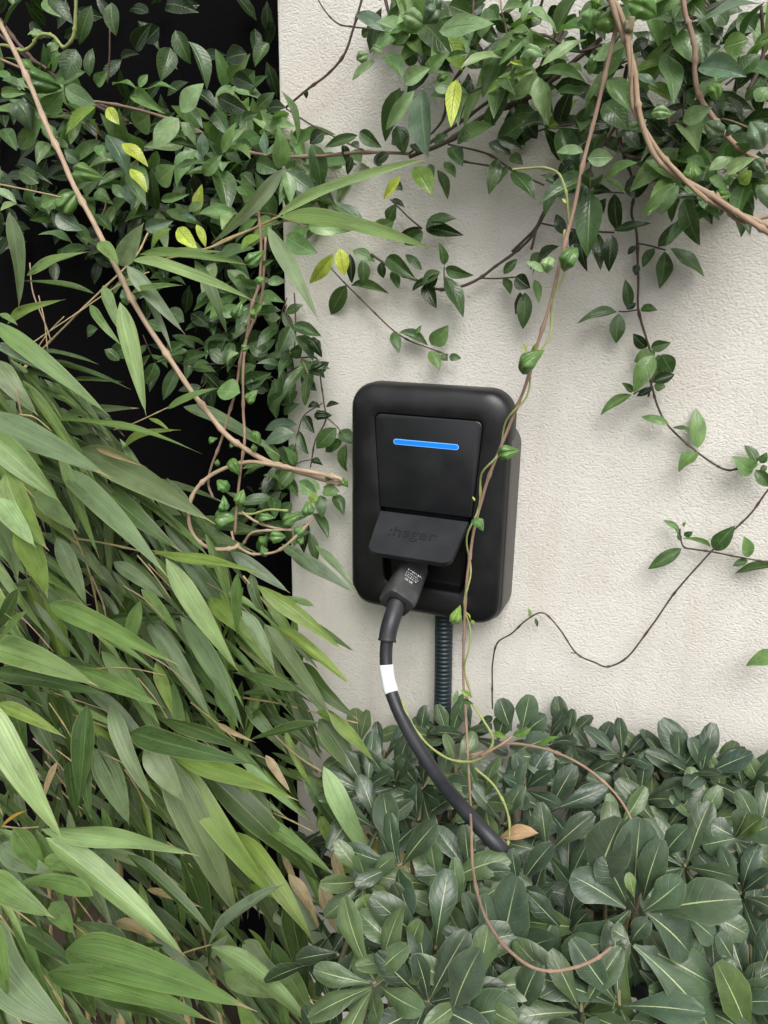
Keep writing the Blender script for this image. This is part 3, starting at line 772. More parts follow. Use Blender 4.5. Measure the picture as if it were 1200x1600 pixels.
# ------------------------------------------------------------------ star jasmine: mass over the top of the wall
JT = thing('climbing_jasmine', 'big star jasmine mass spilling over the top right of the cream wall', 'climbing plant', U(820, 60, .05))
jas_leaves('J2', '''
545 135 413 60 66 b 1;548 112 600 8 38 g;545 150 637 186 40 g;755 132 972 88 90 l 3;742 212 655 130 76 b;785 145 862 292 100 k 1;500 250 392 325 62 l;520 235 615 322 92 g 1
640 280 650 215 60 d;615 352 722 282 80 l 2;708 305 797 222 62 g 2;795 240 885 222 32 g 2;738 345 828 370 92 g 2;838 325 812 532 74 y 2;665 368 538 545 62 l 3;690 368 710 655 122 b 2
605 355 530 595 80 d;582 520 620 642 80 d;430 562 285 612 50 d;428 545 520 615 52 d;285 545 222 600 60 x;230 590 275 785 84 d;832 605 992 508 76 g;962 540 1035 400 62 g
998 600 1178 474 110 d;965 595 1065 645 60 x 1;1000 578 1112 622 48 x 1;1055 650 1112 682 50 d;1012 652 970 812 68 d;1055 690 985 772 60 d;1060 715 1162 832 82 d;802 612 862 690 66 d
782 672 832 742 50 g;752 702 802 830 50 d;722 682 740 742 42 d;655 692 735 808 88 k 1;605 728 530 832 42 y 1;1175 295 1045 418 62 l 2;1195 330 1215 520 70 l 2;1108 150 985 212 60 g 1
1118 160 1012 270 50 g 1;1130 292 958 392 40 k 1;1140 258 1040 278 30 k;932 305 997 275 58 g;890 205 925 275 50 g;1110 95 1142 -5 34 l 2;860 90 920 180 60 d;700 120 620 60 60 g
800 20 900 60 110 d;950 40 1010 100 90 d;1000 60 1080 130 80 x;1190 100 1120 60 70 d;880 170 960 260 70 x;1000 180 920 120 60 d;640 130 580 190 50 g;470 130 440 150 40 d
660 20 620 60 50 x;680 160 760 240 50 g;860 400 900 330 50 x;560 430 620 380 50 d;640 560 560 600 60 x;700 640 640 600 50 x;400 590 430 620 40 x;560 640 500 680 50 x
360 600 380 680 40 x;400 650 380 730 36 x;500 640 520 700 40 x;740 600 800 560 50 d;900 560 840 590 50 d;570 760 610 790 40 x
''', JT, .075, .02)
balls('J2', '650 78 40 l;735 22 45 b;730 60 40 b;440 238 26 l;500 215 22 l;1135 235 34 l;780 320 24', JT, .14)
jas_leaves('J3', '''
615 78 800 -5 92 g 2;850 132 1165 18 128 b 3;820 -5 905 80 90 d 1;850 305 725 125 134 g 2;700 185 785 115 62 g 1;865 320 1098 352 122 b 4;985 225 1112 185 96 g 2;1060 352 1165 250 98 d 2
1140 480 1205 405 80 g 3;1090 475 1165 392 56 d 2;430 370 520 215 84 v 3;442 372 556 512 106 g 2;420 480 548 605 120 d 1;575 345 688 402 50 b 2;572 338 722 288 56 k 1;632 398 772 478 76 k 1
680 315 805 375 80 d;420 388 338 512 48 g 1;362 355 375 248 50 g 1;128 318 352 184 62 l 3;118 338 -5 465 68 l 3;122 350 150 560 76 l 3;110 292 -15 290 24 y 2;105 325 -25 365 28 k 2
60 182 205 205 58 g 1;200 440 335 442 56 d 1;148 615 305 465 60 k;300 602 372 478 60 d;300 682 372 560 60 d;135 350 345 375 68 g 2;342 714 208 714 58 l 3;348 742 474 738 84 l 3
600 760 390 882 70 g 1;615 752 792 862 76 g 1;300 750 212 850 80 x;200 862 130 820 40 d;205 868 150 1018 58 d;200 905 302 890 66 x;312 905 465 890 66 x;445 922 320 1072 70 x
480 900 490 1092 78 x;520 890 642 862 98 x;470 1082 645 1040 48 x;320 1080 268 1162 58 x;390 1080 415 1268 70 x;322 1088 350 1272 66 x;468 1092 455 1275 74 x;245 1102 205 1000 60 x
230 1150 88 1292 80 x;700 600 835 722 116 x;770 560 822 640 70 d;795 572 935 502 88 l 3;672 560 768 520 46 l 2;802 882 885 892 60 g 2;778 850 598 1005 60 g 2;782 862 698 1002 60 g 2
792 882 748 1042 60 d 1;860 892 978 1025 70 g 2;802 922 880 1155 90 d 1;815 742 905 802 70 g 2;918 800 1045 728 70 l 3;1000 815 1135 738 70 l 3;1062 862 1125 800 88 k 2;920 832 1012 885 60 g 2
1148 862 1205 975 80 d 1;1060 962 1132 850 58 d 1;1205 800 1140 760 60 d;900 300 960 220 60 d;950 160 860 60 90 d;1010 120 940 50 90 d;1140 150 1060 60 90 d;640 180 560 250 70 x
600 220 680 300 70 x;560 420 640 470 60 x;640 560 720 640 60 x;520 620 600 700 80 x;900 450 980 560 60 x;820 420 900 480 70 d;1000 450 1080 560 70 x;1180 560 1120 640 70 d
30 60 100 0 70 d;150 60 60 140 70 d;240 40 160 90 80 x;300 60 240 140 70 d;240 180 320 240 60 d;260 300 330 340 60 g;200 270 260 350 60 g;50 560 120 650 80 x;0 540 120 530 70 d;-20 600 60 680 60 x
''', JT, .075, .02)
balls('J3', '368 85 52 g;455 112 56 v;605 35 55 v;948 602 46 b;1035 612 30 b;838 812 46 v;590 585 34 l;700 530 34 l;945 425 34 v;395 15 30 v;980 915 30 v;370 280 28 g;90 255 36 l;1160 775 34 b;1020 840 28 g;1150 630 52 b', JT, .165)
JTpoly = [(590, 0), (1200, -10), (1200, 330), (1130, 300), (1080, 260), (980, 300), (900, 330), (870, 280), (800, 170), (700, 130), (600, 60)]
for i in range(22):
    x, y = pick(JTpoly); p = U(x, y, U_(.02, .07))
    jas_twig(JT, p, Vector((U_(-1, 1), U_(-.8, .1), U_(-.8, .5))), U_(.05, .1), 3, 'dgglgd' if y < 200 else 'xddd', .066, .0012, clampd=.012, stem=i < 24)
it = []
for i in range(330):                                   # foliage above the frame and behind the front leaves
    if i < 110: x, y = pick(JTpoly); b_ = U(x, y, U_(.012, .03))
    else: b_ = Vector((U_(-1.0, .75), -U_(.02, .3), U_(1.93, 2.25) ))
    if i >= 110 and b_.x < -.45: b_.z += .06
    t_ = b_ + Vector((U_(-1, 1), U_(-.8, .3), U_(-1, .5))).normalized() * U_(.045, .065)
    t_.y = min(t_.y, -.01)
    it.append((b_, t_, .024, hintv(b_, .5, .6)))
leaf_mass('shaded_inner_leaves', JT, it, coarse(p_jas, .42, M_JAS)).color = (.028, .056, .018, 1)  # shade behind the front leaves is put into this darker green
for pts, r in (([(740, 0), (738, 60), (735, 90), (700, 140), (690, 190), (640, 240)], .0016), ([(640, 245), (700, 220), (760, 180), (830, 150), (880, 110), (940, 60)], .003),
               ([(650, 238), (720, 190), (790, 140), (850, 100), (880, 40), (890, -20)], .0022), ([(800, 90), (840, 20), (850, -10)], .0018), ([(600, -10), (612, 30), (640, 50)], .0022),
               ([(700, 225), (760, 240), (800, 265), (850, 290)], .0013), ([(700, 232), (720, 250), (770, 260)], .0013), ([(960, 130), (975, 240), (1060, 235), (1140, 240), (1200, 260)], .0018),
               ([(1000, 20), (1070, 30), (1140, 0)], .0016), ([(1190, 10), (1192, 90), (1170, 140)], .002), ([(940, 70), (900, 80), (850, 55), (800, 60)], .0018), ([(830, 390), (850, 330), (900, 270), (960, 200), (980, 100)], .0018)):
    vine('F', [(a, b_, .05 + .01 * math.sin(a)) for a, b_ in pts], r, JT, M_DARK, 8)

# ------------------------------------------------------------------ thin strands against the wall
def strand(label, loc, group=None): return thing('jasmine_strand', label, 'vine', U(*loc, .015))
S1 = strand('thin dark stem crossing the bare wall corner at the upper left of the wall', (500, 130))
vine('F', [(447, 168), (480, 140), (510, 118), (538, 85), (552, 45), (568, -10)], .0017, S1, M_DARK, 9, d=.03)
vine('F', [(447, 170), (490, 197), (540, 222), (570, 236)], .0012, S1, M_DARK, 9, d=.03)
vine('F', [(492, -8), (510, 20), (530, 38), (552, 42), (580, 45)], .001, S1, M_DARK, 9, d=.03)
jas_leaves('J2', '208 372 210 412 20 x;465 120 440 150 30 x', S1, .03, .002)
S3 = strand('dark jasmine strand curving below the leaves with leaf clusters right above the charging box', (720, 440))
vine('J2', [(1200, 895), (1150, 985), (1080, 1050), (1000, 1108), (930, 1160), (850, 1195), (760, 1205), (680, 1170), (600, 1140), (480, 1060)], .002, S3, M_DARK, 12)
vine('J2', [(930, 1158), (1000, 1160), (1080, 1155)], .0011, S3, M_DARK)
vine('J2', [(785, 1200), (783, 1140), (785, 1110)], .0011, S3, M_DARK)
jas_leaves('J2', '''785 1108 765 1010 42 d 1;785 1118 905 1148 46 d 1;785 1145 870 1312 72 d;695 1130 622 1060 40 d;700 1180 750 1282 60 x;770 1130 690 1190 60 d;730 1165 650 1212 50 x;760 1140 720 1215 50 x
440 1080 450 1192 58 d;390 1052 400 1182 44 x;400 1042 495 1085 58 g;540 1070 662 1160 70 d;560 1130 595 1202 48 d;1030 1145 1088 1078 44 d;1030 1152 1065 1222 50 d;1080 1150 1142 1200 70 x
1100 1212 1080 1312 50 x;1122 1212 1112 1372 70 d;1160 1162 1180 1262 38 g;520 1090 530 1160 40 x;1195 1050 1140 1120 60 d''', S3, .03, .006)
jas_leaves('J2', '325 1050 222 1182 60 y;348 1030 368 1148 70 y', S3, .07, .002)
S4 = strand('slim strand with small dark leaves ending just above the charging box', (600, 490))
vine('J2', [(310, 1115), (350, 1160), (390, 1200), (480, 1290), (570, 1375), (640, 1420), (725, 1452), (800, 1480)], .0011, S4, M_DARK, 10)
jas_leaves('J2', '''380 1182 303 1318 80 d;390 1192 552 1218 44 d;572 1380 596 1472 52 d;590 1385 718 1436 54 d;728 1440 802 1358 70 g;722 1460 766 1540 58 g;768 1480 800 1502 34 d;802 1488 856 1492 36 d;665 1392 690 1355 20 g''', S4, .022, .004)
S5 = strand('short strand with three pointed leaves on the bare wall over the box', (660, 350))
vine('J2', [(560, 830), (600, 870), (640, 910), (690, 950)], .0012, S5, M_DARK)
jas_leaves('J2', '''702 950 832 905 66 d;702 952 862 978 58 x;700 962 618 1020 68 d;700 948 580 1000 50 x;320 838 470 942 60 b 1;580 922 475 972 70 g;548 930 580 852 60 d;560 835 620 862 30 x''', S5, .03, .005)
S6 = strand('long dark strand with leaf pairs wandering down the wall right of the box', (1000, 450))
vine('J3', [(510, 640), (520, 720), (560, 820), (575, 900), (560, 1000), (585, 1100), (592, 1300), (592, 1450), (632, 1595), (665, 1720), (640, 1860)], .0016, S6, M_DARK, 11)
vine('J4', [(550, 190), (580, 270), (600, 340), (628, 405), (660, 450), (710, 500), (775, 552), (850, 605), (900, 625), (935, 620), (1000, 610)], .0014, S6, M_DARK, 11, d=.018)
vine('J3', [(588, 1140), (640, 1150), (720, 1172)], .0011, S6, M_DARK)
vine('J3', [(0, 1180), (50, 1130), (110, 1070), (155, 990)], .0019, S6, M_DARK)
vine('J3', [(130, 1045), (200, 1060), (320, 1080), (480, 1090)], .0013, S6, M_DARK)
vine('J3', [(440, 900), (520, 905), (580, 908)], .001, S6, M_DARK)
vine('J4', [(590, 280), (540, 290), (505, 310)], .001, S6, M_DARK)
vine('J3', [(595, 1450), (540, 1460), (500, 1460)], .001, S6, M_DARK)
jas_leaves('J3', '''678 1160 782 1035 68 d;672 1160 612 1255 56 d;715 1170 702 1355 90 d;735 1160 916 1285 80 d;578 1150 542 1192 32 x;582 1238 580 1292 36 x;545 1452 530 1308 56 d;535 1452 582 1420 44 x
600 1450 682 1452 46 d;500 1462 305 1505 62 d;500 1465 488 1610 82 d''', S6, .022, .004)
jas_leaves('J4', '''565 116 503 58 50 x;575 116 662 96 46 d;600 132 508 172 72 g;592 140 508 305 82 g 1;612 140 600 245 70 d;622 140 668 222 76 d;582 262 678 225 58 x 1;590 272 640 280 50 d;590 282 518 318 36 x
505 302 458 262 34 d;505 308 366 396 52 g;658 437 538 404 44 g;665 450 748 462 30 d;772 542 775 366 76 g;778 548 692 632 70 g;1000 642 918 570 76 g;1020 602 968 522 60 d;1030 600 950 630 60 g;1035 598 1062 552 36 d;1010 622 1075 695 60 d;1050 600 1040 640 30 d''', S6, .02, .003)
S7 = strand('bare wiry stem dipping in a wide bow across the wall below right of the box', (950, 1000))
vine('J4', [(1110, 670), (1067, 708), (1000, 800), (930, 870), (830, 965), (700, 1110), (640, 1190), (570, 1290), (480, 1405), (400, 1445), (340, 1425), (270, 1390), (200, 1290), (130, 1220), (60, 1250), (0, 1305), (-60, 1345), (-80, 1420), (-82, 1520), (-82, 1620)], .0013, S7, M_DARK, 11)
vine('J4', [(1130, 1015), (1060, 1008), (980, 995), (900, 980), (830, 965), (760, 955), (715, 945), (700, 900), (700, 870)], .0011, S7, M_DARK, 9)
vine('J4', [(270, 1390), (245, 1386)], .0008, S7, M_DARK)
jas_leaves('J4', '''838 962 926 858 76 d;712 948 566 1038 62 d;832 950 708 908 26 g;700 872 630 834 30 g;702 885 680 868 22 d;715 900 752 885 28 d;700 920 690 880 20 d;712 860 725 842 16 k;985 992 970 902 56 g;985 1000 920 1022 38 d;1125 1018 925 1052 56 d;75 1238 68 1200 20 l;95 1240 106 1280 16 d''', S7, .018, .003)
S8 = strand('single jasmine leaf tip reaching in over the wall at the right edge', (1190, 1030))
vine('F', [(1260, 980), (1240, 1010), (1222, 1026)], .0015, S8, M_DARK, d=.04)
jas_leaves('F', '1225 1024 1164 1040 27 g', S8, .04, .001)

# ------------------------------------------------------------------ stout lianas
L1 = thing('jasmine_liana', 'long tan liana running diagonally across the left side and looping back beside the box', 'vine', U(240, 520, 0.250))
def dl(x): return .22
vine('F', [(-15, 10, 0.180), (20, 75, 0.190), (50, 140, 0.200), (75, 200, 0.210), (98, 250, 0.220), (120, 300, 0.230), (145, 345, 0.240), (165, 385, 0.270), (188, 430, 0.270), (205, 466, 0.270), (235, 515, 0.270), (265, 560, 0.270), (295, 605, 0.270), (325, 645, 0.260), (355, 680, 0.260), (385, 702, 0.250), (420, 722, 0.250), (470, 738, 0.250), (510, 750, 0.250), (530, 756, 0.250)], .0036, L1, M_TAN, 11, n=10)
vine('F', [(530, 757, 0.250), (532, 748, 0.255), (510, 742, 0.260), (470, 735, 0.260), (425, 726, 0.255), (390, 722, 0.250), (350, 732, 0.250), (320, 750, 0.260), (302, 772, 0.270), (295, 800, 0.280), (298, 828, 0.280), (315, 850, 0.280), (340, 858, 0.270), (365, 856, 0.260), (372, 850, 0.250)], .0028, L1, M_TAN, 11, n=8)
vine('F', [(362, 830, 0.250), (368, 850, 0.250), (385, 862, 0.260), (400, 866, 0.260), (430, 862, 0.260), (455, 845, 0.260), (478, 822, 0.250), (490, 808, 0.240)], .0019, L1, M_TAN, 9)
vine('F', [(378, 800, 0.250), (400, 815, 0.250), (430, 825, 0.250), (455, 828, 0.260), (430, 828, 0.260), (395, 832, 0.260), (380, 850, 0.250)], .0017, L1, M_TAN, 9)
vine('F', [(372, 802, 0.250), (395, 803, 0.250), (420, 796, 0.250), (450, 798, 0.250)], .0015, L1, M_GRN, 9)
vine('F', [(404, 330, 0.220), (408, 380, 0.220), (405, 440, 0.220), (393, 480, 0.230), (385, 530, 0.230), (380, 580, 0.240), (380, 640, 0.240), (382, 690, 0.250), (375, 740, 0.250), (370, 790, 0.250), (367, 835, 0.250)], .0019, L1, M_PINK, 9)
vine('F', [(415, 370, 0.230), (412, 430, 0.230), (408, 470, 0.230), (395, 505, 0.230), (378, 550, 0.230), (370, 600, 0.230), (358, 645, 0.240), (345, 690, 0.250), (330, 730, 0.250), (325, 755, 0.250), (333, 778, 0.250)], .0017, L1, M_PINK, 9)
balls('B1', '852 115 36;870 190 16;818 415 15;712 725 17;785 812 30;746 876 30;805 922 24;745 938 26;752 992 36;888 988 23;976 988 28;1030 955 25;925 1045 27;1002 1028 20;880 1060 17;884 1096 18;1006 1060 16;1102 852 18;1155 866 19;843 580 22;795 290 28;855 715 24;848 300 18;728 800 14;418 245 24 l;780 740 15;850 750 14', L1, .25, 'L1')
jas_leaves('B1', '''808 566 722 554 84 g;742 300 822 282 46 l;802 432 758 462 32 l;895 200 958 190 40 l;880 265 848 300 26 g;840 580 815 575 20 g;1000 860 1062 905 50 g;1080 880 1135 895 34 g;1062 900 1040 935 40 k;880 140 915 120 20 g''', L1, .25, .004)
L2 = thing('jasmine_liana', 'pair of thick tan lianas twisted together down the upper right corner', 'vine', U(1010, 200, .15))
A = [(950, -15), (965, 20), (978, 60), (988, 110), (993, 160), (1008, 205), (1030, 245), (1062, 275), (1095, 300), (1130, 322), (1170, 342), (1215, 366)]
AP = spline([U(a, b_, .18) for a, b_ in A], 8)
def helix(AP, ph, r, turns, s0=0):
    out = []
    for i, p in enumerate(AP):
        t_ = i / (len(AP) - 1); d = (AP[min(i+1, len(AP)-1)] - AP[max(i-1, 0)]).normalized()
        a = Vector((0, -1, 0)); a = (a - d * a.dot(d)).normalized(); b_ = d.cross(a); th = ph + turns * 2 * math.pi * t_
        out.append(p + (a * math.cos(th) + b_ * math.sin(th)) * r)
    return out
put_tube('stem', helix(AP, 0, .0026, 2.3), .0029, L2, M_BARK, n=9, rough=.15, nodes=17)
put_tube('stem', helix(AP, math.pi, .0026, 2.3), .0023, L2, M_BARK, n=9, rough=.15, nodes=17)
put_tube('stem', helix(AP[:40], 1.6, .0036, 1.2), .0014, L2, M_BARK, n=8, rough=.15, nodes=17)
vine('J3', [(960, 905), (990, 960), (1040, 1020), (1090, 1040), (1140, 1030), (1200, 1015), (1260, 1010)], .0021, L2, M_BARK, 11, d=.175)
vine('J3', [(540, 100), (548, 140), (560, 80)], .004, L2, M_TWIG, d=.185)
L3 = thing('jasmine_liana', 'single reddish liana winding down through leaves near the top right edge', 'vine', U(1100, 160, .13))
vine('J3', [(800, -20), (812, 60), (835, 130), (855, 230), (855, 330), (870, 420), (900, 490), (950, 560), (1000, 630), (1060, 690), (1130, 735), (1210, 775)], .0027, L3, M_PINK, 11, d=.14, n=9)
L4 = thing('jasmine_liana', 'long thin reddish vine entwined with a green shoot hanging down across the charging box', 'vine', U(800, 600, .2))
main = [(955, -10, .17), (962, 40, .17), (945, 120, .17), (928, 190, .17), (912, 250, .175), (900, 310, .18), (888, 360, .185), (873, 420, .19), (858, 480, .19), (838, 545, .19), (822, 600, .185), (802, 650, .18), (780, 705, .18), (762, 750, .18), (745, 810, .18), (734, 870, .185), (728, 930, .19), (725, 990, .19), (724, 1050, .19), (727, 1110, .195), (731, 1180, .22), (734, 1240, .25), (736, 1290, .27), (738, 1350, .29), (748, 1405, .31), (765, 1445, .32), (790, 1480, .33), (825, 1508, .34), (860, 1517, .34), (895, 1512, .34), (930, 1498, .33), (955, 1480, .32)]
main = [(a, b_, max(c_, Dc(a, b_) + .10, .36 if 1240 < b_ < 1340 else 0)) if b_ > 1190 else (a, b_, c_) for a, b_, c_ in main]
MQ = vine('F', main, lambda t_: .0023 - .0008 * t_, L4, M_PINK, 13, n=9)
twn = [(800, 265, .15), (825, 263, .15), (850, 262, .155), (872, 270, .16), (883, 295, .17), (887, 325, .17), (889, 350, .17)]
vine('F', twn, .0014, L4, M_GRN, 13)
tw = []
i0 = next(i for i, p in enumerate(MQ) if p.z < U(889, 355, .185).z); i1 = next(i for i, p in enumerate(MQ) if p.z < U(731, 1100, .195).z)
seg = MQ[i0:i1]
hx = [p for p in helix(seg, 1.0, .0044, 7.5)]
for k, p in enumerate(hx):
    o_ = Vector((1, 0, 0)) * .006 * math.sin(k * .11) ; hx[k] = p + o_
put_tube('green_shoot', hx, .0013, L4, M_GRN, n=6, rough=.1, nodes=15)
vine('F', [(627, 1092, .22), (640, 1125, .23), (665, 1160, .24), (700, 1185, .24), (735, 1190, .24), (760, 1178, .24), (770, 1155, .23), (755, 1125, .22), (738, 1100, .21)], .0017, L4, M_GRN, 11, name='green_shoot')
vine('F', [(742, 1200, .24), (770, 1225, .25), (790, 1260, .27), (796, 1295, .30), (788, 1335, .33), (765, 1365, .36), (745, 1380, .37)], .0017, L4, M_GRN, 11, name='green_shoot')
vine('F', [(735, 1185, .24), (765, 1172, .24), (800, 1162, .24), (850, 1170, .25), (890, 1185, .26), (930, 1210, .27), (965, 1245, .28), (988, 1285, .3), (999, 1330, .33), (1001, 1380, .36), (995, 1420, .37), (985, 1450, .37)], lambda t_: .0019 - .0006 * t_, L4, M_PINK, 11, n=8)
vine('F', [(735, 1180, .235), (770, 1170, .23), (800, 1150, .235), (780, 1165, .25), (750, 1182, .25)], .0015, L4, M_BARK, 11)
balls('F', '829 565 17;793 707 13;747 819 11;713 962 10 k;889 406 16;856 414 12 l', L4, .2)
jas_leaves('F', '''850 425 822 408 14 l;823 552 815 535 5 y;830 550 838 535 6 k;742 783 738 776 4 y;735 970 728 955 5 y;736 968 742 978 6 k;885 318 878 310 5 y;736 1088 720 1078 10 k;722 1094 740 1100 9 d;708 1100 716 1078 9 g
742 1375 768 1388 16 k 1;770 1145 792 1152 10 k;800 1150 830 1140 14 v;840 1165 870 1150 12 v;700 1445 718 1428 16 k;722 1405 716 1432 14 k;738 1362 724 1372 12 k;800 1305 812 1290 14 k;985 1310 975 1318 10 v;790 1322 822 1300 12 k''', L4, .235, .003)

L5 = thing('jasmine_liana', 'pale curling vine tip with tiny leaves in the top left corner', 'vine', U(70, 60, .12))
vine('J1', [(285, -20), (283, 40), (280, 110), (270, 150), (240, 178), (222, 160), (200, 135), (165, 128), (140, 140), (120, 170), (90, 190), (60, 185), (20, 170), (-20, 172)], .0024, L5, M_GRN, 13, d=.16)
jas_leaves('J1', '150 128 98 122 26 l;225 172 180 190 26 l;50 20 30 -20 25 g', L5, .16, .002)

# ------------------------------------------------------------------ bamboo
def bdepth(px, py): return max(.06, .17 + .30 * (560 - px) / 560 + .08 * (py - 1000) / 600)
def bam_leaves(sec, txt, parent, off=0.0, depth=None):
    for bx, by, tx, ty, wd, c, lay in parse(txt):
        X, Y = sc(sec, bx, by); X2, Y2 = sc(sec, tx, ty); s_ = SEC[sec][2]
        d = (depth if depth is not None else bdepth((X + X2) / 2, (Y + Y2) / 2)) + off + lay * .022 + U_(-.008, .008)
        m_ = px_len((X, Y), d); L = math.hypot(X2 - X, Y2 - Y) * m_
        b_, t_ = U(X, Y, max(.01, d)), U(X2, Y2, max(.01, d + U_(-.2, .25) * L))
        ro = U_(-.45, .45)
        place(random.choice(BAM), b_, t_, wd / s_ * m_ * .78, hintv(b_, .6, .25), ro, parent, jitter(C_BAM[c], .1), 'leaf')
BA = thing('bamboo', 'leafy bamboo shoots reaching over the dark recess towards the wall at upper left', 'bamboo', U(150, 500, .25))
bam_leaves('B1', '''
468 102 842 140 44 g 1;442 122 862 262 62 l 2;440 232 612 205 38 g 1;402 262 490 645 78 l 4;405 140 482 -5 84 b;425 140 622 372 66 s;480 235 576 428 38 s -1;652 120 764 380 60 d
315 234 38 192 50 d;90 172 298 92 60 g;25 335 222 252 42 v;345 205 408 372 52 g;302 270 412 412 40 g;30 -40 62 285 66 b;560 618 736 548 50 g 1;615 612 940 778 66 b -3;498 650 573 697 25 v
-30 325 370 645 84 g 2;330 60 400 140 60 g;190 572 266 620 24 v 1;0 300 60 340 30 g;120 430 330 470 26 d;150 460 440 555 24 d;60 500 260 560 28 d;240 520 420 530 18 d;130 540 300 640 30 d
''', BA)
bam_leaves('J2', '''85 905 745 655 66 l 2;100 905 752 1045 104 g 3;50 945 265 1345 92 b 3''', BA, 0, .2)
bam_leaves('J1', '''1065 630 790 915 70 s 1;560 950 850 945 40 g 1''', BA, 0, .2)
vine('B1', [(60, 500, .3), (110, 450, .28), (200, 360, .26), (300, 260, .24), (400, 165, .22), (460, 100, .2), (495, 30, .18)], .0013, BA, M_STRAW, 11)
vine('B1', [(60, 430, .3), (180, 350, .27), (300, 270, .24), (420, 190, .22), (500, 160, .2)], .0009, BA, M_STRAW, 11)
vine('B1', [(500, 125, .19), (620, 105, .2), (690, 85, .2), (780, 40, .2), (890, 5, .2)], .0012, BA, M_STRAW, 11)
vine('J1', [(740, 940, .2), (800, 925, .2), (900, 880, .2), (1000, 835, .2), (1050, 810, .2)], .0015, BA, M_STRAW, 11)
vine('B1', [(380, 690, .24), (460, 662, .23), (556, 618, .21), (600, 600, .2)], .0009, BA, M_STRAW, 11)
vine('F', [(-10, 286, .2), (40, 296, .2), (95, 308, .2)], .0012, BA, M_STRAW)
vine('B1', [(100, 130, .26), (110, 230, .27), (150, 330, .28), (170, 390, .29)], .001, BA, M_PINK)
vine('B1', [(160, 420, .29), (150, 330, .28), (130, 240, .27)], .0008, BA, M_STRAW)
vine('B1', [(70, 510, .3), (150, 380, .27), (215, 310, .26)], .0008, BA, M_STRAW)

BB = thing('bamboo', 'upper bank of drooping green bamboo leaves sweeping from the left edge', 'bamboo', U(150, 800, .3))
bam_leaves('B1', '''
-20 455 130 645 96 b 1;-80 625 372 850 124 b 3;145 665 676 770 74 g 2;268 752 722 1005 122 b 1;205 815 565 1185 108 b 2;-40 700 205 935 118 g 4;20 830 165 1095 128 v 4;-20 905 122 1085 96 l 4
-20 985 60 1200 90 b 3;330 870 612 1100 92 d 1;120 890 268 1035 82 g 2;505 1092 905 1178 54 v 4;50 1020 160 1255 112 v 4;300 700 180 640 50 d -1;20 430 260 560 60 d -1;120 660 280 640 46 g
-60 500 120 560 50 d;560 980 860 1100 70 d -1;640 1000 900 1040 60 d -1;-40 590 160 600 40 d -1;-10 400 160 500 60 s 0;180 700 400 820 60 d -2;100 800 300 900 60 d -2
''', BB)
bam_leaves('B2', '''
165 200 602 408 88 g 4;-60 330 332 478 118 g 5;230 408 548 548 78 g 3;-20 430 382 515 74 d 3;555 48 802 432 90 l 4;795 98 793 312 52 g 3;472 150 602 308 52 g 2;602 240 818 625 94 b 3
490 250 712 592 78 b 1;640 295 822 560 42 g 2;810 222 922 430 62 b 4;885 268 1112 582 88 b 3;862 138 1155 362 82 v 4;928 278 1182 482 62 v 3;1008 250 1192 365 42 d 1;1010 395 1205 592 72 d 1
990 492 775 430 52 d 2;1068 598 822 662 50 d 3;810 500 1012 545 36 d 1;1050 208 935 172 36 g 0;-10 535 222 650 58 v 5;92 225 -10 335 42 g 4;190 -20 292 212 84 b 2;340 358 535 605 72 g 1
470 190 438 420 64 g 1;772 25 972 165 60 s 0;840 100 900 260 50 d 0;700 180 860 340 70 v 1;620 60 800 220 70 d -1;460 120 380 300 60 d -1;820 640 900 520 40 d 0;720 480 800 620 60 g 1
380 60 560 190 60 b 1;300 60 420 200 50 d -1;60 150 -20 300 60 d 1;560 420 760 560 50 d -1;420 420 560 560 70 d 0;520 400 580 580 60 v 1;900 580 1060 700 50 d -1;1060 560 1190 640 60 v 2
''', BB)
bam_leaves('F', '441 850 494 888 30 b 1;492 852 562 932 22 b 1;452 862 560 930 30 s', BB, 0, .17)
BC = thing('bamboo', 'lower bank of broad bamboo leaves filling the bottom left corner', 'bamboo', U(200, 1350, .35))
bam_leaves('B2', '''
438 630 872 742 98 d 5;530 580 895 722 74 d 3;578 705 1005 862 92 v 4;490 668 625 870 104 b 3;368 535 525 880 76 b 2;292 540 262 880 104 d 2;40 520 90 700 60 d 0;160 500 240 700 70 d 0
1068 585 1205 790 104 d 1;1100 565 1260 735 62 v 3;820 540 960 700 60 d 0;900 640 1080 780 60 d 0;640 760 560 620 60 d 0;100 560 200 760 60 d -1;330 640 420 860 66 d 1
''', BC)
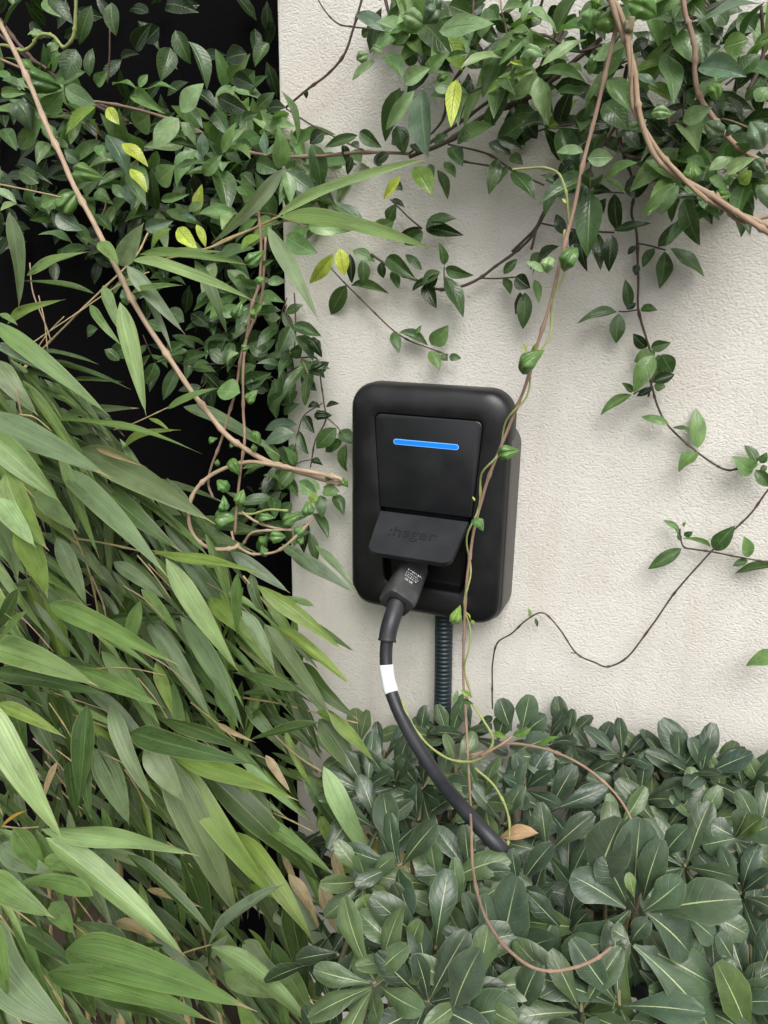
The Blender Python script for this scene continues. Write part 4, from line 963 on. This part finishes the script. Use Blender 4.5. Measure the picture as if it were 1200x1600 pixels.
bam_leaves('B3', '''
-60 -230 206 235 112 l 5;128 190 625 276 92 l 4;142 218 592 602 104 l 4;490 -60 742 470 138 b 3;540 -40 868 420 98 v 3;740 200 985 550 92 v 2;640 10 1012 372 112 d 2;790 150 1052 342 62 g 2
398 270 685 545 62 d 3;562 270 650 650 96 d 1;205 570 805 762 142 g 5;148 640 682 800 116 g 6;660 560 980 815 104 l 5;650 558 896 360 84 s 6;-60 480 245 830 190 b 5;-30 455 28 720 66 g 6
-60 330 172 470 114 g 4;292 400 48 362 82 g 3;40 190 150 350 94 g 2;905 375 1122 722 62 s 3;640 180 905 605 144 b 0;1220 312 1035 318 58 v 2;898 400 962 720 96 d 1;850 540 985 800 82 d 1
400 545 228 480 62 d 2;985 85 1125 292 62 d 2;1010 -5 1172 300 84 l 4;900 330 1000 520 50 n 2;1000 360 1092 560 60 n 1;5 188 90 130 24 o 4;1168 225 1185 300 26 o 1;1188 340 1225 420 40 n 0
300 -60 405 182 104 b 1;216 -20 240 152 62 d 2;268 -20 286 162 44 d 2;440 40 560 200 80 d 0;450 150 520 330 90 d -1;0 240 180 330 90 b 1;60 500 260 640 60 d 1;-20 600 120 760 90 g 2
220 640 300 790 70 d 2;300 700 620 830 90 d 3;560 600 700 780 80 d 1;700 640 860 720 70 g 1;500 560 620 700 60 d 0;340 420 420 560 60 d 0;280 260 380 360 80 b 1;160 420 230 520 80 g 3
380 600 520 560 60 d 1;880 620 980 800 80 g 2;760 540 900 660 110 b 1;1000 150 1040 260 60 v 0;960 20 1020 160 60 d 0;740 40 860 160 70 d 0;1060 20 1150 110 80 d 1;120 300 230 330 70 g 2
''', BC)
# twigs seen between the leaves
for th, pts in ((BB, [(0, 1082, .42), (70, 1100, .41), (150, 1130, .4), (208, 1148, .38)]), (BB, [(110, 820, .36), (140, 895, .36), (155, 975, .36), (155, 1045, .36)]), (BB, [(110, 840, .36), (170, 850, .35), (240, 865, .33), (260, 860, .33)]),
                (BB, [(380, 900, .26), (400, 925, .25), (420, 950, .24)]), (BB, [(380, 1090, .25), (440, 1100, .23), (510, 1118, .21), (560, 1130, .19)]), (BB, [(143, 900, .37), (160, 940, .37), (166, 965, .37)]),
                (BC, [(15, 1415, .5), (60, 1450, .49), (95, 1485, .48), (120, 1510, .47)]), (BC, [(0, 1430, .52), (30, 1470, .51), (70, 1525, .5), (100, 1570, .5)]), (BC, [(0, 1290, .4), (30, 1294, .42), (60, 1292, .44)]),
                (BC, [(250, 1505, .44), (290, 1488, .45), (330, 1476, .46)]), (BC, [(355, 1238, .3), (400, 1260, .29), (450, 1280, .28), (490, 1300, .27)]), (BC, [(420, 1140, .28), (470, 1185, .26), (540, 1225, .24), (600, 1250, .22)]),
                (BC, [(545, 1490, .28), (543, 1530, .28), (545, 1565, .28)]), (BC, [(80, 1210, .3), (100, 1240, .3), (130, 1265, .3)]), (BC, [(560, 1290, .24), (590, 1310, .23), (620, 1330, .22)])):
    put_tube('twig', spline([U(*p) for p in pts], 6), lambda t_: .0016 - .0007 * t_, th, M_STRAW if R() < .7 else M_PINK, n=7, rough=.2, nodes=9)
BPOLY = [(-40, 520), (120, 600), (230, 740), (370, 850), (450, 960), (520, 1080), (560, 1200), (580, 1330), (560, 1640), (-60, 1660)]
def fill_bam(th, n, ylo, yhi, back):
    k = 0
    while k < n:
        x, y = pick(BPOLY)
        if not ylo <= y < yhi: continue
        k += 1
        d = max(.03, bdepth(x, y) - back + U_(-.02, .03)); p = U(x, y, d)
        a = math.radians(random.gauss(-52, 28)); v = Vector((math.cos(a), U_(-.35, .25), math.sin(a)))
        L = U_(.10, .17); t_ = p + v.normalized() * L; b_ = p
        t_.y = min(t_.y, -.012)
        q = ROT.transposed() @ (t_ - CAM); tx = 600 + FPX * q.x / -q.z; ty = 800 - FPX * q.y / -q.z
        if tx > 450 + max(0, (ty - 900)) * .35 and ty < 1400 or tx > 600: b_, t_ = b_ - (t_ - b_) * .6, b_ + (t_ - b_) * .4
        place(random.choice(BAM), b_, t_, L * U_(.085, .13), hintv(b_, .6, .4), U_(-.4, .4), th, jitter(C_BAM[random.choice('dddggbsv')], .2), 'leaf')
fill_bam(BB, 90, 540, 1080, .05); fill_bam(BC, 110, 1080, 1660, .05)
def front_bam(th, n, ylo, yhi):
    k = 0
    while k < n:
        x, y = pick(BPOLY)
        if not ylo <= y < yhi: continue
        k += 1; d = bdepth(x, y) + U_(-.03, .035); p = U(x, y, d)
        a = math.radians(random.gauss(-46, 20)); v = Vector((math.cos(a), U_(-.15, .2), math.sin(a))).normalized()
        L = U_(.09, .165); b_, t_ = p - v * L * .6, p + v * L * .4
        q = ROT.transposed() @ (t_ - CAM); tx = 600 + FPX * q.x / -q.z; ty = 800 - FPX * q.y / -q.z
        lim = 430 + (ty - 880) * .42 if ty > 880 else 130 + (ty - 560) * .95
        if tx > lim: sh = U(x, y, d) - U(x + (tx - lim), y, d); b_ += sh; t_ += sh
        t_.y = min(t_.y, -.012)
        place(random.choice(BAM), b_, t_, L * U_(.075, .125), hintv(b_, .6, .35), U_(-.5, .5), th, jitter(C_BAM[random.choice('ggdbldvgd')], .2), 'leaf')
front_bam(BB, 60, 540, 1080); front_bam(BC, 45, 1080, 1660)
for i in range(26):                                    # leaves closing the gap beside the wall corner
    x, y = U_(375, 460), U_(900, 1260); d = U_(.03, .12); a = math.radians(random.gauss(-50, 22)); L = U_(.08, .13)
    b_ = U(x, y, d); t_ = b_ + Vector((math.cos(a), U_(-.2, .1), math.sin(a))).normalized() * L
    t_.y = min(t_.y, -.012)
    place(random.choice(BAM), b_, t_, L * U_(.09, .13), hintv(b_, .6, .35), U_(-.4, .4), BB, jitter(C_BAM[random.choice('dddg')], .2), 'leaf')
for i in range(34):                                    # thin straw side twigs
    x, y = pick([(-20, 560), (150, 700), (330, 850), (430, 1000), (520, 1180), (560, 1330), (500, 1600), (-20, 1600)]); d = bdepth(x, y) + U_(.0, .035)
    a = math.radians(random.gauss(-38, 24)); L = U_(.05, .12); v = Vector((math.cos(a), U_(-.1, .1), math.sin(a)))
    p = U(x, y, d); q = p + v * L; mid = p.lerp(q, .5) + Vector((0, 0, U_(.0, .008)))
    put_tube('twig', spline([p, mid, q], 4), lambda t_: .0011 - .0007 * t_, BC if y > 1080 else BB, M_STRAW if R() < .6 else M_PINK, n=5, rough=.2, nodes=4)
for x, y, x2, y2, w_ in ((300, 905, 292, 960, 10), (700, 1160, 690, 1200, 8), (150, 700, 230, 730, 9), (415, 1180, 455, 1240, 16), (180, 1440, 250, 1475, 20), (520, 1330, 548, 1400, 20), (560, 1290, 590, 1340, 8), (90, 1190, 70, 1250, 12), (230, 1390, 320, 1420, 12), (440, 1330, 470, 1400, 12), (340, 1130, 400, 1160, 10)):
    if x > 600: continue
    d = bdepth(x, y) + .01
    place(random.choice(BAM), U(x, y, d), U(x2, y2, d + .01), w_ * .0008, hintv(U(x, y, d)), .3, BC if y > 1080 else BB, (.42, .32, .19), 'dry_sheath')
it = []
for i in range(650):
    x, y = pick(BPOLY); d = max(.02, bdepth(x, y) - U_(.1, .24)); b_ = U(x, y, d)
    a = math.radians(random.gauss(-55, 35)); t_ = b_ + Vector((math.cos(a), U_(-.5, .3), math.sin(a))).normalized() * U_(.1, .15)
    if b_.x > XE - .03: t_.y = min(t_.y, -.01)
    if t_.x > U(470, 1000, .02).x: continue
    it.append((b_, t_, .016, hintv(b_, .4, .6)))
leaf_mass('shaded_inner_leaves', BC, it, coarse(p_bam, .12, M_BAM, 3, 5)).color = (.07, .11, .035, 1)  # darker green stands for shade in the gaps between blades
# canes rising out of the ground at the left
for i in range(7):
    p = Vector((-1.15 + i * .09 + U_(-.03, .03), -.2 - U_(0, .22), 0)); q = p + Vector((U_(-.05, .1), U_(-.05, .05), .62))
    put_tube('cane', spline([p, p.lerp(q, .5) + Vector((.02, 0, 0)), q], 8), .004, BC if i % 2 else BB, M_STRAW, n=8, nodes=4)

# ------------------------------------------------------------------ pittosporum hedge
SHR = {}
def shrub_for(px, py):
    k = 0 if (px < 760 and py < 1330) else 1 if (py < 1330) else 2 if px < 800 else 3
    if k not in SHR:
        lab = ('pittosporum shrub under the charging box where the cable and conduit disappear', 'pittosporum shrub with crowded dark rosettes along the foot of the wall at right',
               'pittosporum shrub at the bottom centre beside the bamboo tips', 'pittosporum shrub with the largest glossy open rosette at the bottom right')[k]
        bx = ((680, 1250), (1000, 1220), (680, 1480), (960, 1450))[k]
        c_ = U(*bx, (.12, .12, .3, .33)[k]); SHR[k] = thing('pittosporum', lab, 'shrub', (c_.x, c_.y, 0.0))
    return SHR[k]
def onplane(px, py, z):
    v = ROT @ Vector((px - 600, 800 - py, -FPX)); t_ = (z - CAM.z) / v.z; return CAM + v * t_
C_PIT = [(.078, .120, .050), (.050, .080, .048), (.038, .064, .034), (.046, .076, .040), (.030, .052, .029), (.060, .095, .044), (.038, .064, .040)]
def rosette(px, py, L, n=8, tilt=(0, -.25), z=None, open_=1.0, d=None, col=None, big=False):
    th = shrub_for(px, py)
    c = U(px, py, d) if d is not None else onplane(px, py, z if z is not None else ZC - .01)
    if c.y > -.035: c.y = -.035
    axv = Vector((tilt[0], tilt[1], 1)).normalized()
    stem_b = Vector((c.x + U_(-.06, .06) - tilt[0]*.1, min(-.03, c.y + U_(0, .06)), max(.02, c.z - U_(.25, .45))))
    me, o0 = tube('twig', spline([c, c - axv * .04, stem_b], 4), lambda t_: .0016 + .0025 * t_, n=6)
    tw_ = put('twig', me, th, Matrix.Translation(o0), M_TWIG)
    s1 = axv.orthogonal().normalized(); ph = U_(0, 6.28)
    for i in range(n):
        f = i / max(1, n - 1)
        az_ = ph + i * 2.39996 + U_(-.15, .15)
        el_ = math.radians((14 + 46 * f + U_(-9, 9))) * (1 / open_)
        out = Matrix.Rotation(az_, 3, axv) @ s1
        dv = (out * math.cos(el_) + axv * math.sin(el_)).normalized()
        if c.y > -.1 and dv.y > 0: dv.y *= .25; dv.z += .3; dv.normalize()
        l_ = L * (1.12 - .3 * f) * U_(.85, 1.12)
        b_ = c - axv * .012 * (1 - f) + dv * .004; t_ = b_ + dv * l_
        t_.y = min(t_.y, -.01)
        hint = axv * math.cos(el_) - out * math.sin(el_)
        place(random.choice(PIT), b_, t_, l_ * U_(.35, .43), hint, U_(-.3, .3), tw_, jitter(col or random.choice(C_PIT), .15), 'leaf')
def P_(x, y): return sc('P', x, y)
# the large open rosettes, leaf by leaf
def explicit(sec, cx, cy, d, txt, zdrop=.3):
    X, Y = sc(sec, cx, cy); th = shrub_for(X, Y); c = U(X, Y, d)
    me, o0 = tube('twig', spline([c, c + Vector((0, .01, -.06)), c + Vector((.03, .04, -.35))], 5), lambda t_: .0022 + .0025 * t_, n=7)
    tw_ = put('twig', me, th, Matrix.Translation(o0), M_TWIG); s_ = SEC[sec][2]
    for bx, by, tx, ty, wd, c_, lay in parse(txt):
        X, Y = sc(sec, bx, by); X2, Y2 = sc(sec, tx, ty); m_ = px_len((X, Y), d); L = math.hypot(X2 - X, Y2 - Y) * m_
        b_ = U(X, Y, d + lay * .012); t_ = U(X2, Y2, d + lay * .012 + U_(-.05, .2) * L); ro = U_(-.3, .3)
        col = {'g': (.058, .094, .048), 'd': (.042, .070, .038), 'v': (.075, .12, .038), 'k': (.11, .17, .05), 'b': (.060, .090, .058)}[c_]
        place(random.choice(PIT), b_, t_, wd / s_ * m_ * 1.12, hintv(b_, .45, .12), ro, tw_, jitter(col, .1), 'leaf')
explicit('P', 800, 690, .40, '''790 682 632 585 96 b 1;685 740 474 715 100 v 0;798 690 655 832 116 d 2;840 690 952 602 74 g 2;850 695 985 808 112 d 2;860 690 1110 648 108 g 1;960 700 1048 770 80 g 0;790 660 722 535 90 d 0
815 670 830 440 120 b -1;840 660 885 500 70 d 0;700 640 760 440 120 b -1;812 650 800 585 32 k 2;800 660 850 560 60 g -1;1030 700 1145 760 70 g -2;890 540 960 450 60 d -1''')
explicit('P', 800, 785, .43, '''775 775 600 800 76 g 0;785 785 638 968 92 g 1;792 800 735 1060 110 v 1;812 788 1070 1060 116 g 2;840 790 1048 900 110 g 0;800 800 830 930 60 d -1;800 790 770 880 60 g 0;815 785 880 840 64 b 1;795 770 750 740 50 g 1;805 780 850 720 50 d 0;800 800 880 990 80 d -1;830 860 960 980 96 g 0;760 780 640 840 70 d -1''')
explicit('P', 405, 855, .44, '''400 850 335 640 60 b 0;405 840 385 650 48 b 1;420 860 468 720 60 d;430 850 470 600 110 b 0;440 860 556 930 90 g 1;400 865 330 900 70 g 0;410 870 400 940 60 d;415 850 560 760 80 d -1''')
explicit('P', 290, 1000, .52, '''285 990 135 905 88 g 1;290 985 350 820 92 b 2;300 1000 462 970 96 g 1;280 1000 120 960 80 g 0;285 1000 200 880 60 d -1;300 1010 380 1060 80 d;250 1000 230 840 70 d -1''')
explicit('P', 10, 785, .47, '''5 785 130 735 66 b 1;60 740 30 650 84 k 1;5 795 120 745 50 g 0;10 780 -30 700 60 g;15 790 -20 900 80 g 0;140 890 0 830 70 v 1;20 800 110 860 70 g 0;20 770 90 760 60 d -1''')
explicit('P', 1108, 490, .22, '''1105 480 1010 500 70 g 1;1110 495 1170 640 76 g 1;1100 480 1140 400 60 g;1110 490 1210 560 70 g 0;1115 480 1210 440 70 g 1;1105 475 1040 440 60 d 0;1112 480 1180 420 50 v 1''')
explicit('P', 1080, 870, .40, '''1150 1060 1075 860 96 v 2;1130 1000 1200 900 80 g 1;1100 830 1060 760 60 d;1140 1060 1060 960 60 d 0;1160 850 1120 1000 60 d -1''')
explicit('P', 460, 235, .13, '''460 170 428 82 56 d;490 172 512 72 60 g;455 240 580 255 80 g 2;420 200 440 130 50 d;470 230 560 190 60 b 1;440 250 400 300 50 g 1;500 180 555 130 50 d''', )
ros = [(620, 620, .30, 1), (375, 370, .2, 0), (570, 400, .22, 0), (830, 370, .15, 0), (1070, 385, .14, 0), (1150, 365, .13, 0), (940, 215, .05, 0), (830, 250, .07, 0), (700, 210, .05, 0), (1010, 210, .04, 0), (240, 800, .33, 0), (160, 830, .33, 0),
       (960, 560, .27, 0), (690, 480, .25, 0), (90, 230, .08, 0), (200, 170, .05, 0), (280, 180, .06, 0), (1190, 250, .05, 0), (1185, 640, .29, 0), (640, 330, .13, 0), (560, 190, .05, 0), (960, 660, .3, 0), (1150, 760, .33, 0), (340, 580, .28, 0),
       (900, 640, .3, 0), (120, 330, .15, 0), (200, 320, .15, 0), (300, 270, .12, 0), (960, 300, .1, 0), (890, 330, .13, 0), (1020, 300, .1, 0), (760, 340, .14, 0), (1100, 300, .09, 0), (500, 320, .15, 0), (440, 440, .22, 0), (770, 460, .22, 0),
       (1000, 450, .2, 0), (900, 460, .21, 0), (250, 620, .28, 0), (560, 520, .27, 0), (480, 620, .3, 0), (620, 760, .34, 0), (560, 900, .37, 0), (660, 980, .38, 0), (480, 1010, .39, 0), (180, 720, .32, 0), (60, 900, .37, 0), (40, 600, .3, 0),
       (1050, 560, .27, 0), (1120, 640, .3, 0), (1180, 480, .22, 0), (980, 960, .38, 0), (880, 960, .37, 0), (1060, 960, .37, 0), (740, 560, .28, 0), (130, 560, .27, 0), (860, 200, .04, 0), (780, 190, .04, 0), (620, 170, .04, 0), (1060, 240, .05, 0), (1130, 230, .04, 0)]
ros += [(350, 150, .04, 0), (40, 340, .15, 0), (20, 200, .06, 0), (300, 700, .31, 0), (1200, 330, .1, 0)]
gy = 130
while gy < 1010:                                       # even cover between the chosen ones
    gx = 20 + U_(0, 60)
    while gx < 1230:
        x, y = gx + U_(-25, 25), gy + U_(-25, 25)
        gx += 138
        if y < 150 + max(0, x - 560) * .24 or (x < 90 and y > 700): continue
        if min((x - a) ** 2 + (y - b_) ** 2 for a, b_, *_ in ros) > 82 ** 2 and (x - 810) ** 2 + (y - 720) ** 2 > 190 ** 2: ros.append((x, y, 0, 0))
    gy += 102
for x, y, d, big in ros:
    if y < 320 and x > 560: y += (x - 560) * .16
    if abs(x - 885) < 50 and y > 900 or (x, y) in ((690, 480), (960, 660), (900, 640)): continue
    if y < 330: y += 18
    X, Y = P_(x, y)
    if Y < 1100 + 70 + max(0, X - 850) * .2: tl = (U_(-.3, .3), U_(-.5, -.1))
    else: tl = (U_(-.5, .5), U_(-1.3, -.5))
    rosette(X, Y, U_(.056, .080), random.choice((6, 7, 8, 9)), tl, d=max(.04, Dc(X, Y)) + U_(-.02, .045), open_=U_(1.0, 1.6), col=random.choice(C_PIT))
# lower twigs, and leaves under the canopy with shade put into their colour
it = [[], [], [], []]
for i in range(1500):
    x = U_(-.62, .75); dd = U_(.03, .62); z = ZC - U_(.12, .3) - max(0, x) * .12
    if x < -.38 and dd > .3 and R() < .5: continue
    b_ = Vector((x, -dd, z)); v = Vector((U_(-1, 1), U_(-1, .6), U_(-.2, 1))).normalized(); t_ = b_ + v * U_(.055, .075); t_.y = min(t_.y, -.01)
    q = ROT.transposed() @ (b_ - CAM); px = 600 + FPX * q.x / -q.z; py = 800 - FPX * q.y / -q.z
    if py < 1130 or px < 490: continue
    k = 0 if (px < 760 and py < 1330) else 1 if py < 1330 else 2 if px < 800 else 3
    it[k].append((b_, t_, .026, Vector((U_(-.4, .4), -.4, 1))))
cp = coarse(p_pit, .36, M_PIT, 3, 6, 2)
for k in range(4):
    if k in SHR and it[k]: leaf_mass('shaded_inner_leaves', SHR[k], it[k], cp).color = (.024, .042, .02, 1)
# dry fallen leaves caught in the hedge
dry = thing('dry_leaf', 'curled tan dry leaf caught on the hedge below the cable', 'leaf', U(520 / 1.846 + 550, 480 / 1.846 + 1050, .3))
for th, (a, b_, c_, d_, w_), nm, col in ((dry, (545, 465, 418, 480, 44), 'blade', (.52, .34, .2)),):
    X, Y = P_(a, b_); X2, Y2 = P_(c_, d_); place(JAS[3], U(X, Y, .31), U(X2, Y2, .30), w_ / 1.846 * .0008, hintv(U(X, Y, .3)), .2, th, col, nm)
d2 = thing('dry_leaf', 'half green leaf with dry brown end hanging between bamboo and hedge', 'leaf', U(600, 1320, .3))
place(JAS[2], U(*P_(90, 520), .31), U(*P_(238, 612), .32), .028, hintv(U(*P_(90, 520), .3)), .1, d2, (.30, .27, .12), 'blade')
d3 = thing('dry_leaf', 'tan dry leaf hanging under the half green one', 'leaf', U(600, 1380, .3))
place(JAS[1], U(*P_(75, 600), .30), U(*P_(150, 700), .30), .022, hintv(U(*P_(75, 600), .3)), .1, d3, (.40, .29, .18), 'blade')
d4 = thing('dry_leaf', 'small pale dry leaf lying on top of the hedge near the wall', 'leaf', U(*P_(532, 200), .08))
place(JAS[0], U(*P_(512, 188), .10), U(*P_(552, 222), .10), .012, hintv(U(*P_(532, 200), .1)), .1, d4, (.50, .36, .25), 'blade')
